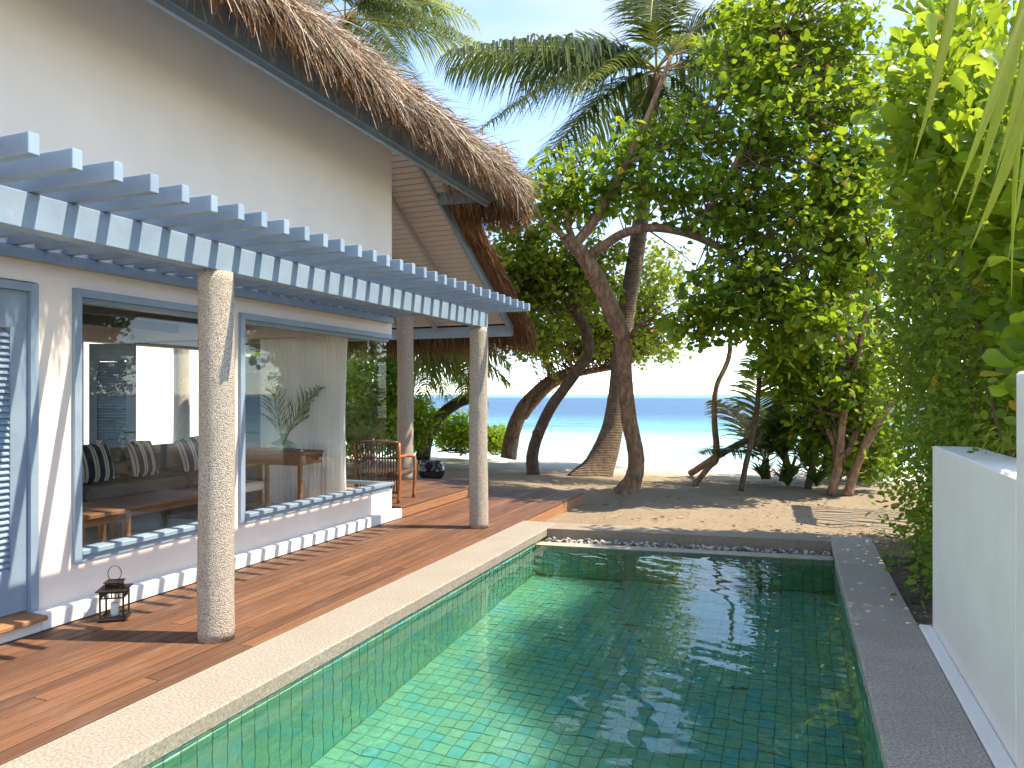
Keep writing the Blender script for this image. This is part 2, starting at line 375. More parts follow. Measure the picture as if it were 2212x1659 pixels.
def m_sea():
    m, nt, b = newmat('sea_water'); g = nd(nt, 'ShaderNodeNewGeometry'); s = nd(nt, 'ShaderNodeSeparateXYZ')
    nt.links.new(g.outputs['Position'], s.inputs[0])
    lg = nd(nt, 'ShaderNodeMath', operation='LOGARITHM'); lg.inputs[1].default_value = 10.0; nt.links.new(s.outputs['Y'], lg.inputs[0])
    mr = nd(nt, 'ShaderNodeMapRange'); mr.inputs['From Min'].default_value = 1.36; mr.inputs['From Max'].default_value = 3.4
    nt.links.new(lg.outputs[0], mr.inputs['Value'])
    cv = nd(nt, 'ShaderNodeMapping'); cv.inputs['Scale'].default_value = (0.05, 0.16, 1); nt.links.new(g.outputs['Position'], cv.inputs['Vector'])
    n1 = noise(nt, cv.outputs[0], 1.0, 6, 0.6)
    ad = nd(nt, 'ShaderNodeMath', operation='MULTIPLY_ADD'); ad.inputs[1].default_value = 0.10; nt.links.new(n1, ad.inputs[0])
    sb = nd(nt, 'ShaderNodeMath', operation='SUBTRACT'); sb.inputs[1].default_value = 0.05; nt.links.new(mr.outputs[0], sb.inputs[0]); nt.links.new(sb.outputs[0], ad.inputs[2])
    c = ramp(nt, ad.outputs[0], [(0.0, (0.62, 0.72, 0.64)), (0.05, (0.42, 0.68, 0.62)), (0.12, (0.27, 0.55, 0.53)), (0.17, (0.10, 0.30, 0.36)), (0.23, (0.06, 0.19, 0.30)), (0.28, (0.03, 0.10, 0.20)), (0.60, (0.025, 0.085, 0.19)), (0.70, (0.12, 0.34, 0.40)), (1.0, (0.14, 0.34, 0.42))])
    cr = nd(nt, 'ShaderNodeMapping'); cr.inputs['Scale'].default_value = (0.035, 0.075, 1); nt.links.new(g.outputs['Position'], cr.inputs['Vector'])
    n2 = noise(nt, cr.outputs[0], 1.0, 5, 0.65)
    c = mixc(nt, ramp(nt, n2, [(0.52, (0,0,0)), (0.64, (0.65,)*3)]), c, (0.05, 0.13, 0.17))
    nt.links.new(c, b.inputs['Base Color']); b.inputs['Roughness'].default_value = 0.35; b.inputs['IOR'].default_value = 1.33; b.inputs['Specular IOR Level'].default_value = 0.12
    cw = nd(nt, 'ShaderNodeMapping'); cw.inputs['Scale'].default_value = (0.25, 0.8, 1); nt.links.new(g.outputs['Position'], cw.inputs['Vector'])
    bump(nt, b, noise(nt, cw.outputs[0], 1.0, 6, 0.7, 0.5), 1.0, 0.6); return m
M['sea'] = m_sea()

def m_thatch(name, stops):
    m, nt, b = newmat(name); g = nd(nt, 'ShaderNodeNewGeometry')
    nt.links.new(ramp(nt, g.outputs['Random Per Island'], stops), b.inputs['Base Color'])
    b.inputs['Roughness'].default_value = 0.7; b.inputs['Specular IOR Level'].default_value = 0.3; return m
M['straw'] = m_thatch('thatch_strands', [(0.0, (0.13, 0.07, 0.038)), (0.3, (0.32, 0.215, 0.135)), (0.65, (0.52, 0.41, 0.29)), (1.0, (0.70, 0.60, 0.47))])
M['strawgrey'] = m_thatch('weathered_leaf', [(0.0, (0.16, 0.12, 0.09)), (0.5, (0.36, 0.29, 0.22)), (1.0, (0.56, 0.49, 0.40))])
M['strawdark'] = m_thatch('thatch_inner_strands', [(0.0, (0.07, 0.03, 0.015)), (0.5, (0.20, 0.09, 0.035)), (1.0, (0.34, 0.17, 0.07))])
def m_thatchbody():
    m, nt, b = newmat('thatch_body'); v = coords(nt, 'Object', (5, 60, 14)).outputs[0]; f = noise(nt, v, 1.0, 6, 0.7)
    nt.links.new(ramp(nt, f, [(0.3, (0.05, 0.022, 0.01)), (0.55, (0.22, 0.10, 0.04)), (0.75, (0.36, 0.19, 0.08))]), b.inputs['Base Color'])
    b.inputs['Roughness'].default_value = 0.9; bump(nt, b, f, 0.9, 0.03); return m
M['thatch'] = m_thatchbody()
M['bark'] = m_bark('bark_brown', [(0.3, (0.085, 0.045, 0.026)), (0.5, (0.23, 0.13, 0.078)), (0.72, (0.42, 0.28, 0.185))])
M['barkdark'] = m_bark('bark_dark', [(0.3, (0.05, 0.032, 0.022)), (0.55, (0.13, 0.085, 0.058)), (0.75, (0.24, 0.17, 0.12))])
M['palmbark'] = m_bark('palm_bark', [(0.3, (0.13, 0.085, 0.06)), (0.55, (0.27, 0.19, 0.135)), (0.75, (0.40, 0.31, 0.23))], (6, 6, 6), rings=9.0)
M['leafA'] = m_leaf('hibiscus_leaf', [(0.0, (0.016, 0.042, 0.005)), (0.4, (0.05, 0.105, 0.010)), (0.75, (0.125, 0.215, 0.018)), (1.0, (0.25, 0.35, 0.03))], 0.50, (0.50, 0.66, 0.035), rare=(0.012, (0.55, 0.28, 0.03)))
M['leafB'] = m_leaf('far_tree_leaf', [(0.0, (0.03, 0.065, 0.008)), (0.5, (0.09, 0.15, 0.015)), (1.0, (0.23, 0.29, 0.03))], 0.48, (0.55, 0.62, 0.05), rare=(0.02, (0.50, 0.26, 0.04)))
M['leafS'] = m_leaf('sea_lettuce_leaf', [(0.0, (0.065, 0.14, 0.010)), (0.5, (0.15, 0.26, 0.018)), (1.0, (0.30, 0.40, 0.03))], 0.52, (0.58, 0.72, 0.05), rough=0.36, spec=0.35, rare=(0.01, (0.5, 0.32, 0.05)))
M['leafH'] = m_leaf('hedge_leaf', [(0.0, (0.04, 0.09, 0.012)), (0.5, (0.10, 0.185, 0.022)), (1.0, (0.22, 0.33, 0.045))], 0.52, (0.50, 0.66, 0.06), rough=0.4, spec=0.3, rare=(0.008, (0.6, 0.33, 0.04)))
M['frond'] = m_leaf('palm_frond', [(0.0, (0.018, 0.04, 0.007)), (0.5, (0.042, 0.07, 0.012)), (1.0, (0.10, 0.115, 0.022))], 0.25, (0.26, 0.34, 0.04), rough=0.45, spec=0.25)
M['frondY'] = m_leaf('palm_frond_yellowish', [(0.0, (0.07, 0.10, 0.014)), (0.5, (0.16, 0.20, 0.03)), (1.0, (0.30, 0.29, 0.06))], 0.38, (0.50, 0.56, 0.06), rough=0.5, spec=0.25)
M['frondtip'] = m_leaf('frond_tip', [(0.0, (0.10, 0.15, 0.006)), (0.5, (0.15, 0.20, 0.008)), (1.0, (0.22, 0.25, 0.012))], 0.45, (0.42, 0.50, 0.012), rough=0.55, spec=0.15)
M['rachis'] = m_plain('frond_rachis', (0.33, 0.26, 0.07), 0.5, 0.4, var=0.2, scale=4)
M['strap'] = m_leaf('strap_leaf', [(0.0, (0.03, 0.07, 0.015)), (0.6, (0.07, 0.14, 0.03)), (1.0, (0.14, 0.22, 0.05))], 0.3, (0.3, 0.45, 0.06), rough=0.38)
M['twig'] = m_plain('twig_bark', (0.15, 0.10, 0.065), 0.85, 0.2, var=0.3, scale=12)
M['black'] = m_plain('black_glaze', (0.012, 0.012, 0.016), 0.12, 0.5, var=0.1)
M['iron'] = m_plain('dark_iron', (0.035, 0.024, 0.020), 0.5, 0.4, metal=0.4, var=0.25, scale=20)
M['wax'] = m_plain('candle_wax', (0.85, 0.80, 0.70), 0.5, 0.4, var=0.03)
M['pebble'] = m_thatch('pebbles', [(0.0, (0.12, 0.11, 0.105)), (0.4, (0.30, 0.28, 0.26)), (0.8, (0.52, 0.49, 0.45)), (1.0, (0.50, 0.38, 0.24))])
M['soil'] = m_stone('dark_soil', [(0.3, (0.03, 0.026, 0.024)), (0.55, (0.085, 0.065, 0.05)), (0.72, (0.17, 0.13, 0.10))], 40, 2.5, 0.9, 0.95, (0.20, 0.15, 0.11), 0.5)
M['fabric'] = m_plain('taupe_fabric', (0.30, 0.25, 0.22), 0.9, 0.1, var=0.08, scale=12, bmp=0.1, bscale=300)
M['cream'] = m_plain('cream_fabric', (0.62, 0.57, 0.50), 0.9, 0.1, var=0.05, scale=12)
M['teak'] = m_wood('interior_wood', [(0.3, (0.16, 0.07, 0.03)), (0.7, (0.34, 0.17, 0.08))], rnd=0.2, dirt=0.0)
M['floorin'] = m_wood('interior_floor_wood', [(0.3, (0.34, 0.25, 0.17)), (0.7, (0.50, 0.39, 0.28))], rnd=0.1, dirt=0.0, rough=0.35)
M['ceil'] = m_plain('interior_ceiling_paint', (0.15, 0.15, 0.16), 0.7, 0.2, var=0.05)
M['rattan'] = m_plain('rattan_cane', (0.36, 0.13, 0.035), 0.4, 0.5, var=0.25, scale=14)
M['rattandark'] = m_plain('rattan_weave', (0.10, 0.055, 0.035), 0.5, 0.4, var=0.3, scale=25)
def m_stripes():
    m, nt, b = newmat('striped_cushion'); v = coords(nt, 'Object').outputs[0]; s = nd(nt, 'ShaderNodeSeparateXYZ'); nt.links.new(v, s.inputs[0])
    fr = nd(nt, 'ShaderNodeMath', operation='FRACT'); mu = nd(nt, 'ShaderNodeMath', operation='MULTIPLY'); mu.inputs[1].default_value = 7.5
    nt.links.new(s.outputs['Y'], mu.inputs[0]); nt.links.new(mu.outputs[0], fr.inputs[0])
    c = ramp(nt, fr.outputs[0], [(0.0, (0.03, 0.04, 0.09)), (0.42, (0.70, 0.67, 0.60)), (0.60, (0.20, 0.17, 0.15)), (0.68, (0.70, 0.67, 0.60)), (0.86, (0.03, 0.04, 0.09))], 'CONSTANT')
    nt.links.new(c, b.inputs['Base Color']); b.inputs['Roughness'].default_value = 0.9; return m
M['stripes'] = m_stripes()
def m_curtain():
    m, nt, b = newmat('sheer_curtain'); nt.nodes.remove(b)
    d = nd(nt, 'ShaderNodeBsdfDiffuse'); d.inputs['Color'].default_value = (0.96, 0.95, 0.93, 1)
    t = nd(nt, 'ShaderNodeBsdfTranslucent'); t.inputs['Color'].default_value = (0.97, 0.96, 0.93, 1)
    tr = nd(nt, 'ShaderNodeBsdfTransparent'); a = nd(nt, 'ShaderNodeMixShader', Fac=0.55); e = nd(nt, 'ShaderNodeMixShader', Fac=0.02)
    nt.links.new(d.outputs[0], a.inputs[1]); nt.links.new(t.outputs[0], a.inputs[2]); nt.links.new(a.outputs[0], e.inputs[1]); nt.links.new(tr.outputs[0], e.inputs[2])
    nt.links.new(e.outputs[0], nt.nodes['Material Output'].inputs['Surface']); return m
M['curtain'] = m_curtain()

# ================================================================== THE SETTING
def smooth(a, b, x):
    t = np.clip((x - a) / (b - a), 0, 1); return t*t*(3-2*t)
def vnoise(x, y, s, seed=0):
    """cheap smooth value noise"""
    r = np.random.default_rng(seed); T = r.random((64, 64)); u = x*s; v = y*s
    i = np.floor(u).astype(int); j = np.floor(v).astype(int); a = u-i; b = v-j; a = a*a*(3-2*a); b = b*b*(3-2*b)
    g = lambda p, q: T[p % 64, q % 64]
    return (g(i,j)*(1-a)+g(i+1,j)*a)*(1-b)+(g(i,j+1)*(1-a)+g(i+1,j+1)*a)*b
SKEW = 0.1307                                   # the far end of the pool is not square to its sides
def skew(x): return SKEW * np.clip(np.asarray(x) + 2.68, -0.42, 3.5)
def ground_z(x, y):
    z = -0.16 + 0*x
    z = z + 0.12*smooth(-3.05, -1.8, x)*(1-smooth(9.5, 12.5, y))
    z = z + 0.07*smooth(2.0, 8.0, x)
    z = z - 0.10*smooth(12.5, 17.5, y) - 0.55*smooth(17.5, 25.5, y) - 0.6*smooth(25, 40, y)
    n = (vnoise(x, y, 0.7, 1)-0.5)*0.07 + (vnoise(x, y, 2.3, 2)-0.5)*0.045 + (vnoise(x, y, 4.6, 3)-0.5)*0.030
    return z + n*smooth(8.3, 9.3, y)
gx = np.unique(np.concatenate([np.linspace(-60, -12, 25), np.arange(-12, -3.05, 0.3), [-3.06, -3.05, -2.9], np.arange(-2.8, 0.5, 0.12), [0.55, 0.58, 0.70], np.arange(0.8, 4, 0.12), np.linspace(4.2, 60, 36)]))
gy = np.unique(np.concatenate([np.linspace(-30, 0, 8), np.arange(0.5, 8.1, 0.35), [8.1, 8.12], np.arange(8.2, 20, 0.12), np.arange(20, 42, 0.5)]))
GX, GY = np.meshgrid(gx, gy, indexing='ij'); WY = GY + skew(GX)*(GY < 12)*np.clip((12-GY)/3.5, 0, 1)
GZ = ground_z(GX, WY); dip = (GX > -3.06) & (GX < 0.57) & (GY < 8.11); GZ = np.where(dip, -1.9, GZ)
ni, nj = GX.shape; idx = np.arange(ni*nj).reshape(ni, nj)
F = np.stack([idx[:-1,:-1], idx[1:,:-1], idx[1:,1:], idx[:-1,1:]], -1).reshape(-1, 4)
g = link('sand_ground', np_mesh('sand_ground', np.stack([GX, WY, GZ], -1).reshape(-1, 3), F), M['sand']); tag(g, kind='structure')
g.data.polygons.foreach_set('use_smooth', [True]*len(g.data.polygons))
s_ = MB().add([(-4000, 22, -0.78), (4000, 22, -0.78), (6000, 7000, -0.78), (-6000, 7000, -0.78)], [(0,1,2,3)]).build('sea', M['sea']); tag(s_, kind='structure')
# bare soil with leaf litter between the pool kerb and the hedge
def patch(name, cx, cy_, rx, ry, mat, lift=0.012):
    v = []; f = []; R_, N_ = 6, 28
    for i in range(R_+1):
        for k in range(N_):
            a = 2*PI*k/N_; q = i/R_*(1+0.18*math.sin(3*a+1)+0.1*math.sin(7*a)); x = cx+rx*q*math.cos(a); y = cy_+ry*q*math.sin(a)
            x = max(x, 0.785)
            v.append((x, y, float(ground_z(np.array(x), np.array(y)))+lift*(1-(i/R_)**6)-0.004*(i == R_)))
    for i in range(R_):
        for k in range(N_): f.append((i*N_+k, (i+1)*N_+k, (i+1)*N_+(k+1)%N_, i*N_+(k+1)%N_))
    return tag(MB().add(v, f).build(name, mat, smooth=True), kind='structure')
patch('soil_bed', 1.35, 6.6, 0.95, 1.35, M['soil'], 0.03)

# ------------------------------------------------------------------ the pool
PX0, PX1, WZ = -2.68, 0.38, -0.13
pool = empty('swimming_pool', kind='structure')
def floor_z(y): return -1.33 + 0*y
FY = lambda x: 7.58 + float(skew(x))            # far inner wall
T = 0.1; G = 0.0018
# grout shell behind the tiles
sh = MB(); y0 = 0.4
def fz(y): return floor_z(y) - 0.006
sh.add([(PX0-.008, y0, fz(y0)), (PX1+.008, y0, fz(y0)), (PX1+.008, FY(PX1)+.008, fz(FY(PX1))), (PX0-.008, FY(PX0)+.008, fz(FY(PX0)))], [(0,1,2,3)])
sh.add([(PX0-.008, y0, -1.5), (PX0-.008, 8.3, -1.5), (PX0-.008, 8.3, -0.05), (PX0-.008, y0, -0.05)], [(0,1,2,3)])
sh.add([(PX1+.008, y0, -1.5), (PX1+.008, y0, -0.05), (PX1+.008, 8.6, -0.05), (PX1+.008, 8.6, -1.5)], [(0,1,2,3)])
sh.add([(PX0, FY(PX0)+.008, -1.5), (PX1, FY(PX1)+.008, -1.5), (PX1, FY(PX1)+.008, -0.142), (PX0, FY(PX0)+.008, -0.142)], [(0,1,2,3)])
sh.add([(PX0, y0, -1.5), (PX0, y0, -0.05), (PX1, y0, -0.05), (PX1, y0, -1.5)], [(0,1,2,3)])
sh.build('grout_bed', M['grout'], pool)
def tilequad(c, u, v, n, t=0.004):
    """a thin tile with chamfered rim: 8 verts"""
    j = [random.uniform(-1, 1)*0.0022 for _ in range(4)]; q = random.uniform(-.02, .02); c = c + u*random.uniform(-.02, .02) + v*random.uniform(-.02, .02)
    lu, lv = u.length, v.length; u, v = (u + v*(q*lu/lv))*random.uniform(.96, 1.0), (v - u*(q*lv/lu))*random.uniform(.96, 1.0)
    out = []
    for k, (a, b) in enumerate(((-1,-1),(1,-1),(1,1),(-1,1))): out.append(c + u*a + v*b - n*t)
    for k, (a, b) in enumerate(((-1,-1),(1,-1),(1,1),(-1,1))): out.append(c + u*(a*0.985) + v*(b*0.985) + n*j[k])
    return out, [(4,5,6,7),(0,1,5,4),(1,2,6,5),(2,3,7,6),(3,0,4,7)]
tiles = []
ny = int((8.2-y0)/T); nx = int(round((PX1-PX0)/T))
tw = (PX1-PX0)/nx
nslope = Vector((0, 0, 1))
for i in range(nx):
    for j in range(ny):
        x = PX0+(i+.5)*tw; y = y0+(j+.5)*T
        if y+T/2 > FY(x)-0.01 or y < 1.2: continue
        tiles.append((Vector((x, y, floor_z(y))), Vector((tw/2-G, 0, 0)), Vector((0, T/2-G, 0)), nslope))
for sx, X_ in ((1, PX0), (-1, PX1)):
    for j in range(ny):
        y = y0+(j+.5)*T
        if y < (2.0 if sx > 0 else 1.5) or y+T/2 > (FY(X_)+0.2 if sx > 0 else FY(X_)): continue
        zt = -0.065
        hs = [0.055] + [0.1]*14
        for h in hs:
            zb = zt-h
            if zb < floor_z(y): h = zt-floor_z(y)
            if h < 0.015: break
            tiles.append((Vector((X_, y, zt-h/2)), Vector((0, (T/2-G)*sx, 0)), Vector((0, 0, h/2-G*.6)), Vector((sx, 0, 0)))); zt = zb
ux = Vector((1, SKEW, 0)).normalized(); nf = Vector((SKEW, -1, 0)).normalized()
for i in range(nx):
    x = PX0+(i+.5)*tw; zt = -0.147
    for h in [0.1]*13:
        if zt-h < floor_z(FY(x)): h = zt-floor_z(FY(x))
        if h < 0.015: break
        tiles.append((Vector((x, FY(x), zt-h/2)), ux*(tw/2-G), Vector((0,0,h/2-G*.6)), nf)); zt -= h
def pix(c):
    r = c - Vector((0,0,CAMZ)); dp = r.dot(FW); return (1106+r.dot(RT)/dp*FD, 851.6-r.z/dp*FD, dp) if dp > 0.1 else (-1, -1, 99)
seen = [t for t in tiles if 0 < pix(t[0])[0] < 2212 and pix(t[0])[1] < 1659]
rest = [t for t in tiles if t not in seen] if len(tiles) < 400 else None
seen_ids = set(id(t) for t in seen)
def area(t): return t[1].length*t[2].length*abs(t[3].dot((Vector((0,0,CAMZ))-t[0]).normalized()))/pix(t[0])[2]**2
seen.sort(key=lambda t: -area(t)); single = set(id(t) for t in seen[:300])
big = MB()
for t in tiles:
    vs, fs = tilequad(*t)
    if id(t) in single:
        o = Vector(t[0]); ob = MB().add([v-o for v in vs], fs).build('tile', M['tile'], pool); ob.location = o
    else: big.add(vs, fs)
tag(big.build('tile_field', M['tiles'], pool), kind='stuff')
# water sheet with gentle ripples
wx = np.linspace(PX0+.001, PX1-.001, 150); wy = np.linspace(0.42, 1, 360)
WX, V_ = np.meshgrid(wx, wy, indexing='ij'); far = 7.60 + skew(WX); WYY = 0.42 + (V_-0.42)/0.58*(far-0.42)
WZZ = WZ + 0*WX
r_ = np.random.default_rng(5)
for lam, amp, cnt in ((1.2, .0007, 7), (.55, .00032, 9), (.24, .00017, 10), (.11, .00008, 14)):
    for _ in range(cnt):
        an = r_.normal(1.35, .55); kx, ky = math.cos(an)*2*PI/lam, math.sin(an)*2*PI/lam; WZZ = WZZ + amp*np.sin(kx*WX+ky*WYY+r_.uniform(0, 6.28))*r_.uniform(.4, 1)
ii = np.arange(WX.size).reshape(WX.shape)
F = np.stack([ii[:-1,:-1], ii[1:,:-1], ii[1:,1:], ii[:-1,1:]], -1).reshape(-1, 4)
w_ = link('water', np_mesh('water', np.stack([WX, WYY, WZZ], -1).reshape(-1, 3), F), M['water'], pool)
w_.data.polygons.foreach_set('use_smooth', [True]*len(w_.data.polygons)); w_.cycles.is_caustics_caster = True
for o in pool.children:
    if o is not w_: o.cycles.is_caustics_receiver = True
# coping and the overflow edge at the far end
MB().bbox((-3.098, 0.2, -0.10), (PX0+.02, 8.34, 0.0), 0.012).build('coping_stone', M['coping'], pool)
MB().bbox((PX1-.012, 0.2, -0.075), (0.78, 8.72, 0.0), 0.010).build('coping_stone', M['copingr'], pool)
def skewbox(xa, xb, d0, d1, za, zb, mat, name):
    vs = []
    for z in (za, zb):
        for x, d in ((xa, d0), (xb, d0), (xb, d1), (xa, d1)): vs.append((x, 7.95+float(skew(x))+d, z))
    return MB().add(vs, [(3,2,1,0),(4,5,6,7),(0,1,5,4),(1,2,6,5),(2,3,7,6),(3,0,4,7)]).build(name, mat, pool)
skewbox(PX0+.022, PX1-.014, 0.0, 0.40, -0.22, -0.004, M['copingd'], 'coping_stone')
skewbox(PX0+.002, PX1-.002, -0.36, -0.18, -0.5, -0.122, M['sill'], 'overflow_sill')
skewbox(PX0-.05, PX1+.05, -0.179, -0.001, -0.5, -0.18, M['soil'], 'overflow_channel')
# pebbles in the overflow channel
pv, pf = [], []
base_ico = [(0,0,-1),(.72,-.53,-.45),(-.28,-.85,-.45),(-.89,0,-.45),(-.28,.85,-.45),(.72,.53,-.45),(.28,-.85,.45),(-.72,-.53,.45),(-.72,.53,.45),(.28,.85,.45),(.89,0,.45),(0,0,1)]
ico_f = [(0,1,2),(1,0,5),(0,2,3),(0,3,4),(0,4,5),(1,5,10),(2,1,6),(3,2,7),(4,3,8),(5,4,9),(1,10,6),(2,6,7),(3,7,8),(4,8,9),(5,9,10),(6,10,11),(7,6,11),(8,7,11),(9,8,11),(10,9,11)]
peb = MB()
for k in range(520):
    x = random.uniform(PX0+.04, PX1-.03); d = random.uniform(-0.165, -0.02); r = random.uniform(0.014, 0.030)
    c = Vector((x, 7.95+float(skew(x))+d, -0.165+random.uniform(0, 0.06)))
    a = random.uniform(0, 2*PI); sx, sy, sz = r*random.uniform(.8, 1.4), r*random.uniform(.7, 1.1), r*random.uniform(.6, .9)
    peb.add([c+Vector((math.cos(a)*p[0]*sx-math.sin(a)*p[1]*sy, math.sin(a)*p[0]*sx+math.cos(a)*p[1]*sy, p[2]*sz)) for p in base_ico], ico_f)
tag(peb.build('pebbles', M['pebble'], pool, smooth=True), kind='stuff')

# ------------------------------------------------------------------ timber decks
deck = empty('timber_deck', kind='structure')
def planks(parent, xa, xb, ya, yb, z, w=0.1, gap=0.0052, thick=0.03):
    n = int(round((xb-xa)/(w+gap))); pitch = (xb-xa)/n; nb = 0
    for i in range(n):
        x = xa+i*pitch; y = ya - random.uniform(0, 3.0)
        while y < yb:
            L = random.choice((2.7, 3.6, 4.2, 4.8)); y1 = min(yb, y+L)
            if yb-y1 < 0.5: y1 = yb
            a = max(y, ya)
            if y1 > a+0.05:
                hh = random.uniform(-0.0003, 0.0010)
                o = MB().bbox((0, 0, -thick), (pitch-gap, y1-a-0.004, 0), 0.003).build('plank', M['deck'], parent); o.location = (x+gap/2, a, z+hh); nb += 1
            y = y1
    return pitch
pt = planks(deck, -4.57, -3.10, 1.0, 11.10, 0.0)
scw = MB()
for i in range(14):
    for yy in np.arange(1.3, 11, 0.52):
        for e in (0.022, 0.08):
            c = (-4.57+i*pt+e, yy+random.uniform(-.012, .012), 0.0014)
            scw.add([(c[0]+.0042*math.cos(k*PI/3), c[1]+.0042*math.sin(k*PI/3), c[2]) for k in range(6)], [(0,1,2,3,4,5)])
tag(scw.build('screw_heads', M['iron'], deck), kind='stuff')
MB().box((-4.565, 1.0, -0.06), (-3.105, 11.07, -0.0013)).build('dirt_filled_joints', M['joint'], deck)
MB().bbox((-3.13, 8.345, -0.19), (-3.101, 11.12, -0.032), 0.004).build('side_board', M['deckside'], deck)
for k, yy in enumerate((8.35, 9.3, 10.2)): pass
MB().bbox((-6.4, 11.102, -0.19), (-3.101, 11.13, -0.001), 0.004).build('end_board', M['deckside'], deck)
porch = empty('porch_deck', kind='structure')
planks(porch, -7.45, -4.575, 7.95, 10.78, 0.14)
MB().bbox((-4.60, 7.955, 0.002), (-4.577, 10.79, 0.108), 0.004).build('riser_board', M['deckside'], porch)
MB().bbox((-7.45, 10.782, -0.12), (-4.60, 10.80, 0.135), 0.004).build('end_board', M['deckside'], porch)
MB().box((-7.445, 7.95, 0.02), (-4.605, 10.77, 0.1387)).build('dirt_filled_joints', M['joint'], porch)
# lower deck behind the porch step
planks(deck, -6.4, -4.575, 10.81, 11.10, 0.0)

# ================================================================== THE VILLA
W = -4.68
villa = empty('villa', 'cream plastered beach villa with thatched roof beside the pool', 'house', loc=(0, 0, 0))
def louver_leaf(parent, p0, u, w, z0, z1, lz0, lz1, mat, pitch=0.040, name='door', stile=0.11, thick=0.045):
    """a hinged leaf from p0 along the unit vector u with fixed slats"""
    u = Vector(u).normalized(); n = Vector((u.y, -u.x, 0)); p0 = Vector(p0); d = bpy.data.objects.new(name, None); col.objects.link(d); d.parent = parent
    fr = MB()
    def slab(a, b, za, zb, t=thick):
        vs = [p0+u*x+n*(y*t/2)+Vector((0,0,z)) for z in (za, zb) for x, y in ((a,-1),(b,-1),(b,1),(a,1))]
        fr.add(vs, [(3,2,1,0),(4,5,6,7),(0,1,5,4),(1,2,6,5),(2,3,7,6),(3,0,4,7)])
    slab(0, stile, z0, z1); slab(w-stile, w, z0, z1); slab(stile, w-stile, z0, lz0); slab(stile, w-stile, lz1, z1)
    fr.build('leaf_frame', mat, d)
    sm = MB(); t = Vector((0,0,1))
    a = u*(w-2*stile-0.004); dn = n*0.020; dz = Vector((0,0,0.021))
    vs = []
    for e in (Vector((0,0,0)), a):
        for q in (dn-dz, dn-dz+Vector((0,0,0.008)), -dn+dz+Vector((0,0,0.008)), -dn+dz): vs.append(e+q)
    sm.add(vs, [(3,2,1,0),(4,5,6,7),(0,1,5,4),(1,2,6,5),(2,3,7,6),(3,0,4,7)]); me = sm.mesh('slat')
    z = lz0+0.02
    while z < lz1-0.012:
        o = link('slat', me, mat, d); o.location = p0+u*(stile+0.002)+Vector((0,0,z)); z += pitch
    return d
wl = MB()
for ya, yb, za, zb in ((-1, 7.88, 2.29, 4.80), (-1, 2.35, 0, 2.29), (3.33, 3.58, 0, 2.29), (3.58, 4.93, 0, 0.37), (4.93, 5.20, 0, 2.29), (5.20, 7.88, 0, 0.37)):
    wl.box((W-0.2, ya, za), (W, yb, zb))
wl.build('wall', M['plaster'], villa)
ew = MB()
for xa, xb, za, zb in ((-9.0, W-.2, 2.29, 4.80), (-6.0, W-.2, 0, 0.37)): ew.box((xa, 7.68, za), (xb, 7.88, zb))
ew.box((-9.0, -1, 4.4), (-8.8, 6.9, 4.8)); ew.box((-9.0, -1, 0), (-8.8, -.6, 2.6)); ew.box((-9.0, -.6, 2.3), (-8.8, 6.9, 2.6)); ew.box((-9.0, 3.0, 0), (-8.8, 3.4, 2.3)); ew.box((-9.0, 6.5, 0), (-8.8, 6.9, 2.3)); ew.box((-9.0, 6.9, 2.26), (-8.8, 10.2, 2.6))  # unseen back wall left as piers and lintels to let more daylight in
ew.box((-9, 7.9, 2.6), (-7.0, 10.2, 2.7)); ew.box((-8.8, -1.2, 0), (W, -1.0, 4.8))
ew.build('inner_wall', M['plaster'], villa)
pl = MB(); pl.bbox((-4.679, 3.29, 0.001), (-4.571, 7.95, 0.118), 0.008); pl.bbox((-4.679, 0, 0.001), (-4.571, 3.288, 0.085), 0.006)
pl.build('plinth', M['white'], villa)
MB().bbox((-4.76, 2.2, 0.087), (-4.50, 3.28, 0.118), 0.006).build('door_step', M['deckside'], villa)
fl = MB().box((-8.8, -1, 0.02), (W-.2, 7.68, 0.12)).box((-8.8, 7.68, 0.02), (-7.46, 10.0, 0.12)); fl.build('floor', M['floorin'], villa)
cl = MB().box((-8.8, -1, 2.52), (W-.2, 7.68, 2.56)).box((-8.8, 7.68, 2.27), (-7.2, 10.0, 2.30))
for xx in (-8.0, -6.9, -5.8): cl.box((xx-.05, -1, 2.40), (xx+.05, 7.68, 2.519))
cl.build('ceiling', M['ceil'], villa)

def window(ya, yb, right=True):
    w = bpy.data.objects.new('window', None); col.objects.link(w); w.parent = villa
    f = MB(); a = 0.055; zf0, zf1 = 0.37, 2.29; x0, x1 = W-0.12, W+0.03
    f.box((x0, ya, zf0), (x1, ya+a, zf1)); f.box((x0, ya+a, zf1-a), (x1, yb, zf1))
    f.box((x0, ya+a, zf1-a-.035), (W-.02, yb-.0, zf1-a-.001))
    f.box((x0, ya+a, zf0), (W+0.012, yb, zf0+0.045))
    if right: f.box((x0, yb-a, zf0+.0455), (x1, yb, zf1-a-.036))
    f.build('frame', M['blue'], w)
    MB().bbox((W-0.1, ya+a+.001, zf0+0.046), (W+0.035, yb-(a+.001 if right else -.045), zf0+0.085), 0.006).build('sill', M['blue'], w)
    MB().box((W-.062, ya+a-.01, zf0+.08), (W-.054, yb-(0.03 if right else 0.0), zf1-a-.02)).build('pane', M['glass'], w)
    return w
window(3.58, 4.93)
w2 = window(5.20, 7.84, False)
MB().box((-6.0, 7.842, 0.45), (W-.065, 7.850, 2.24)).build('corner_pane', M['glass'], w2)
MB().bbox((-6.0, 7.80, 0.415), (W-.105, 7.90, 0.452), 0.005).box((-6.9, 7.80, 2.235), (W-.125, 7.89, 2.289)).box((-6.06, 7.80, 0.12), (-6.0, 7.89, 2.234)).build('corner_frame', M['blue'], w2)
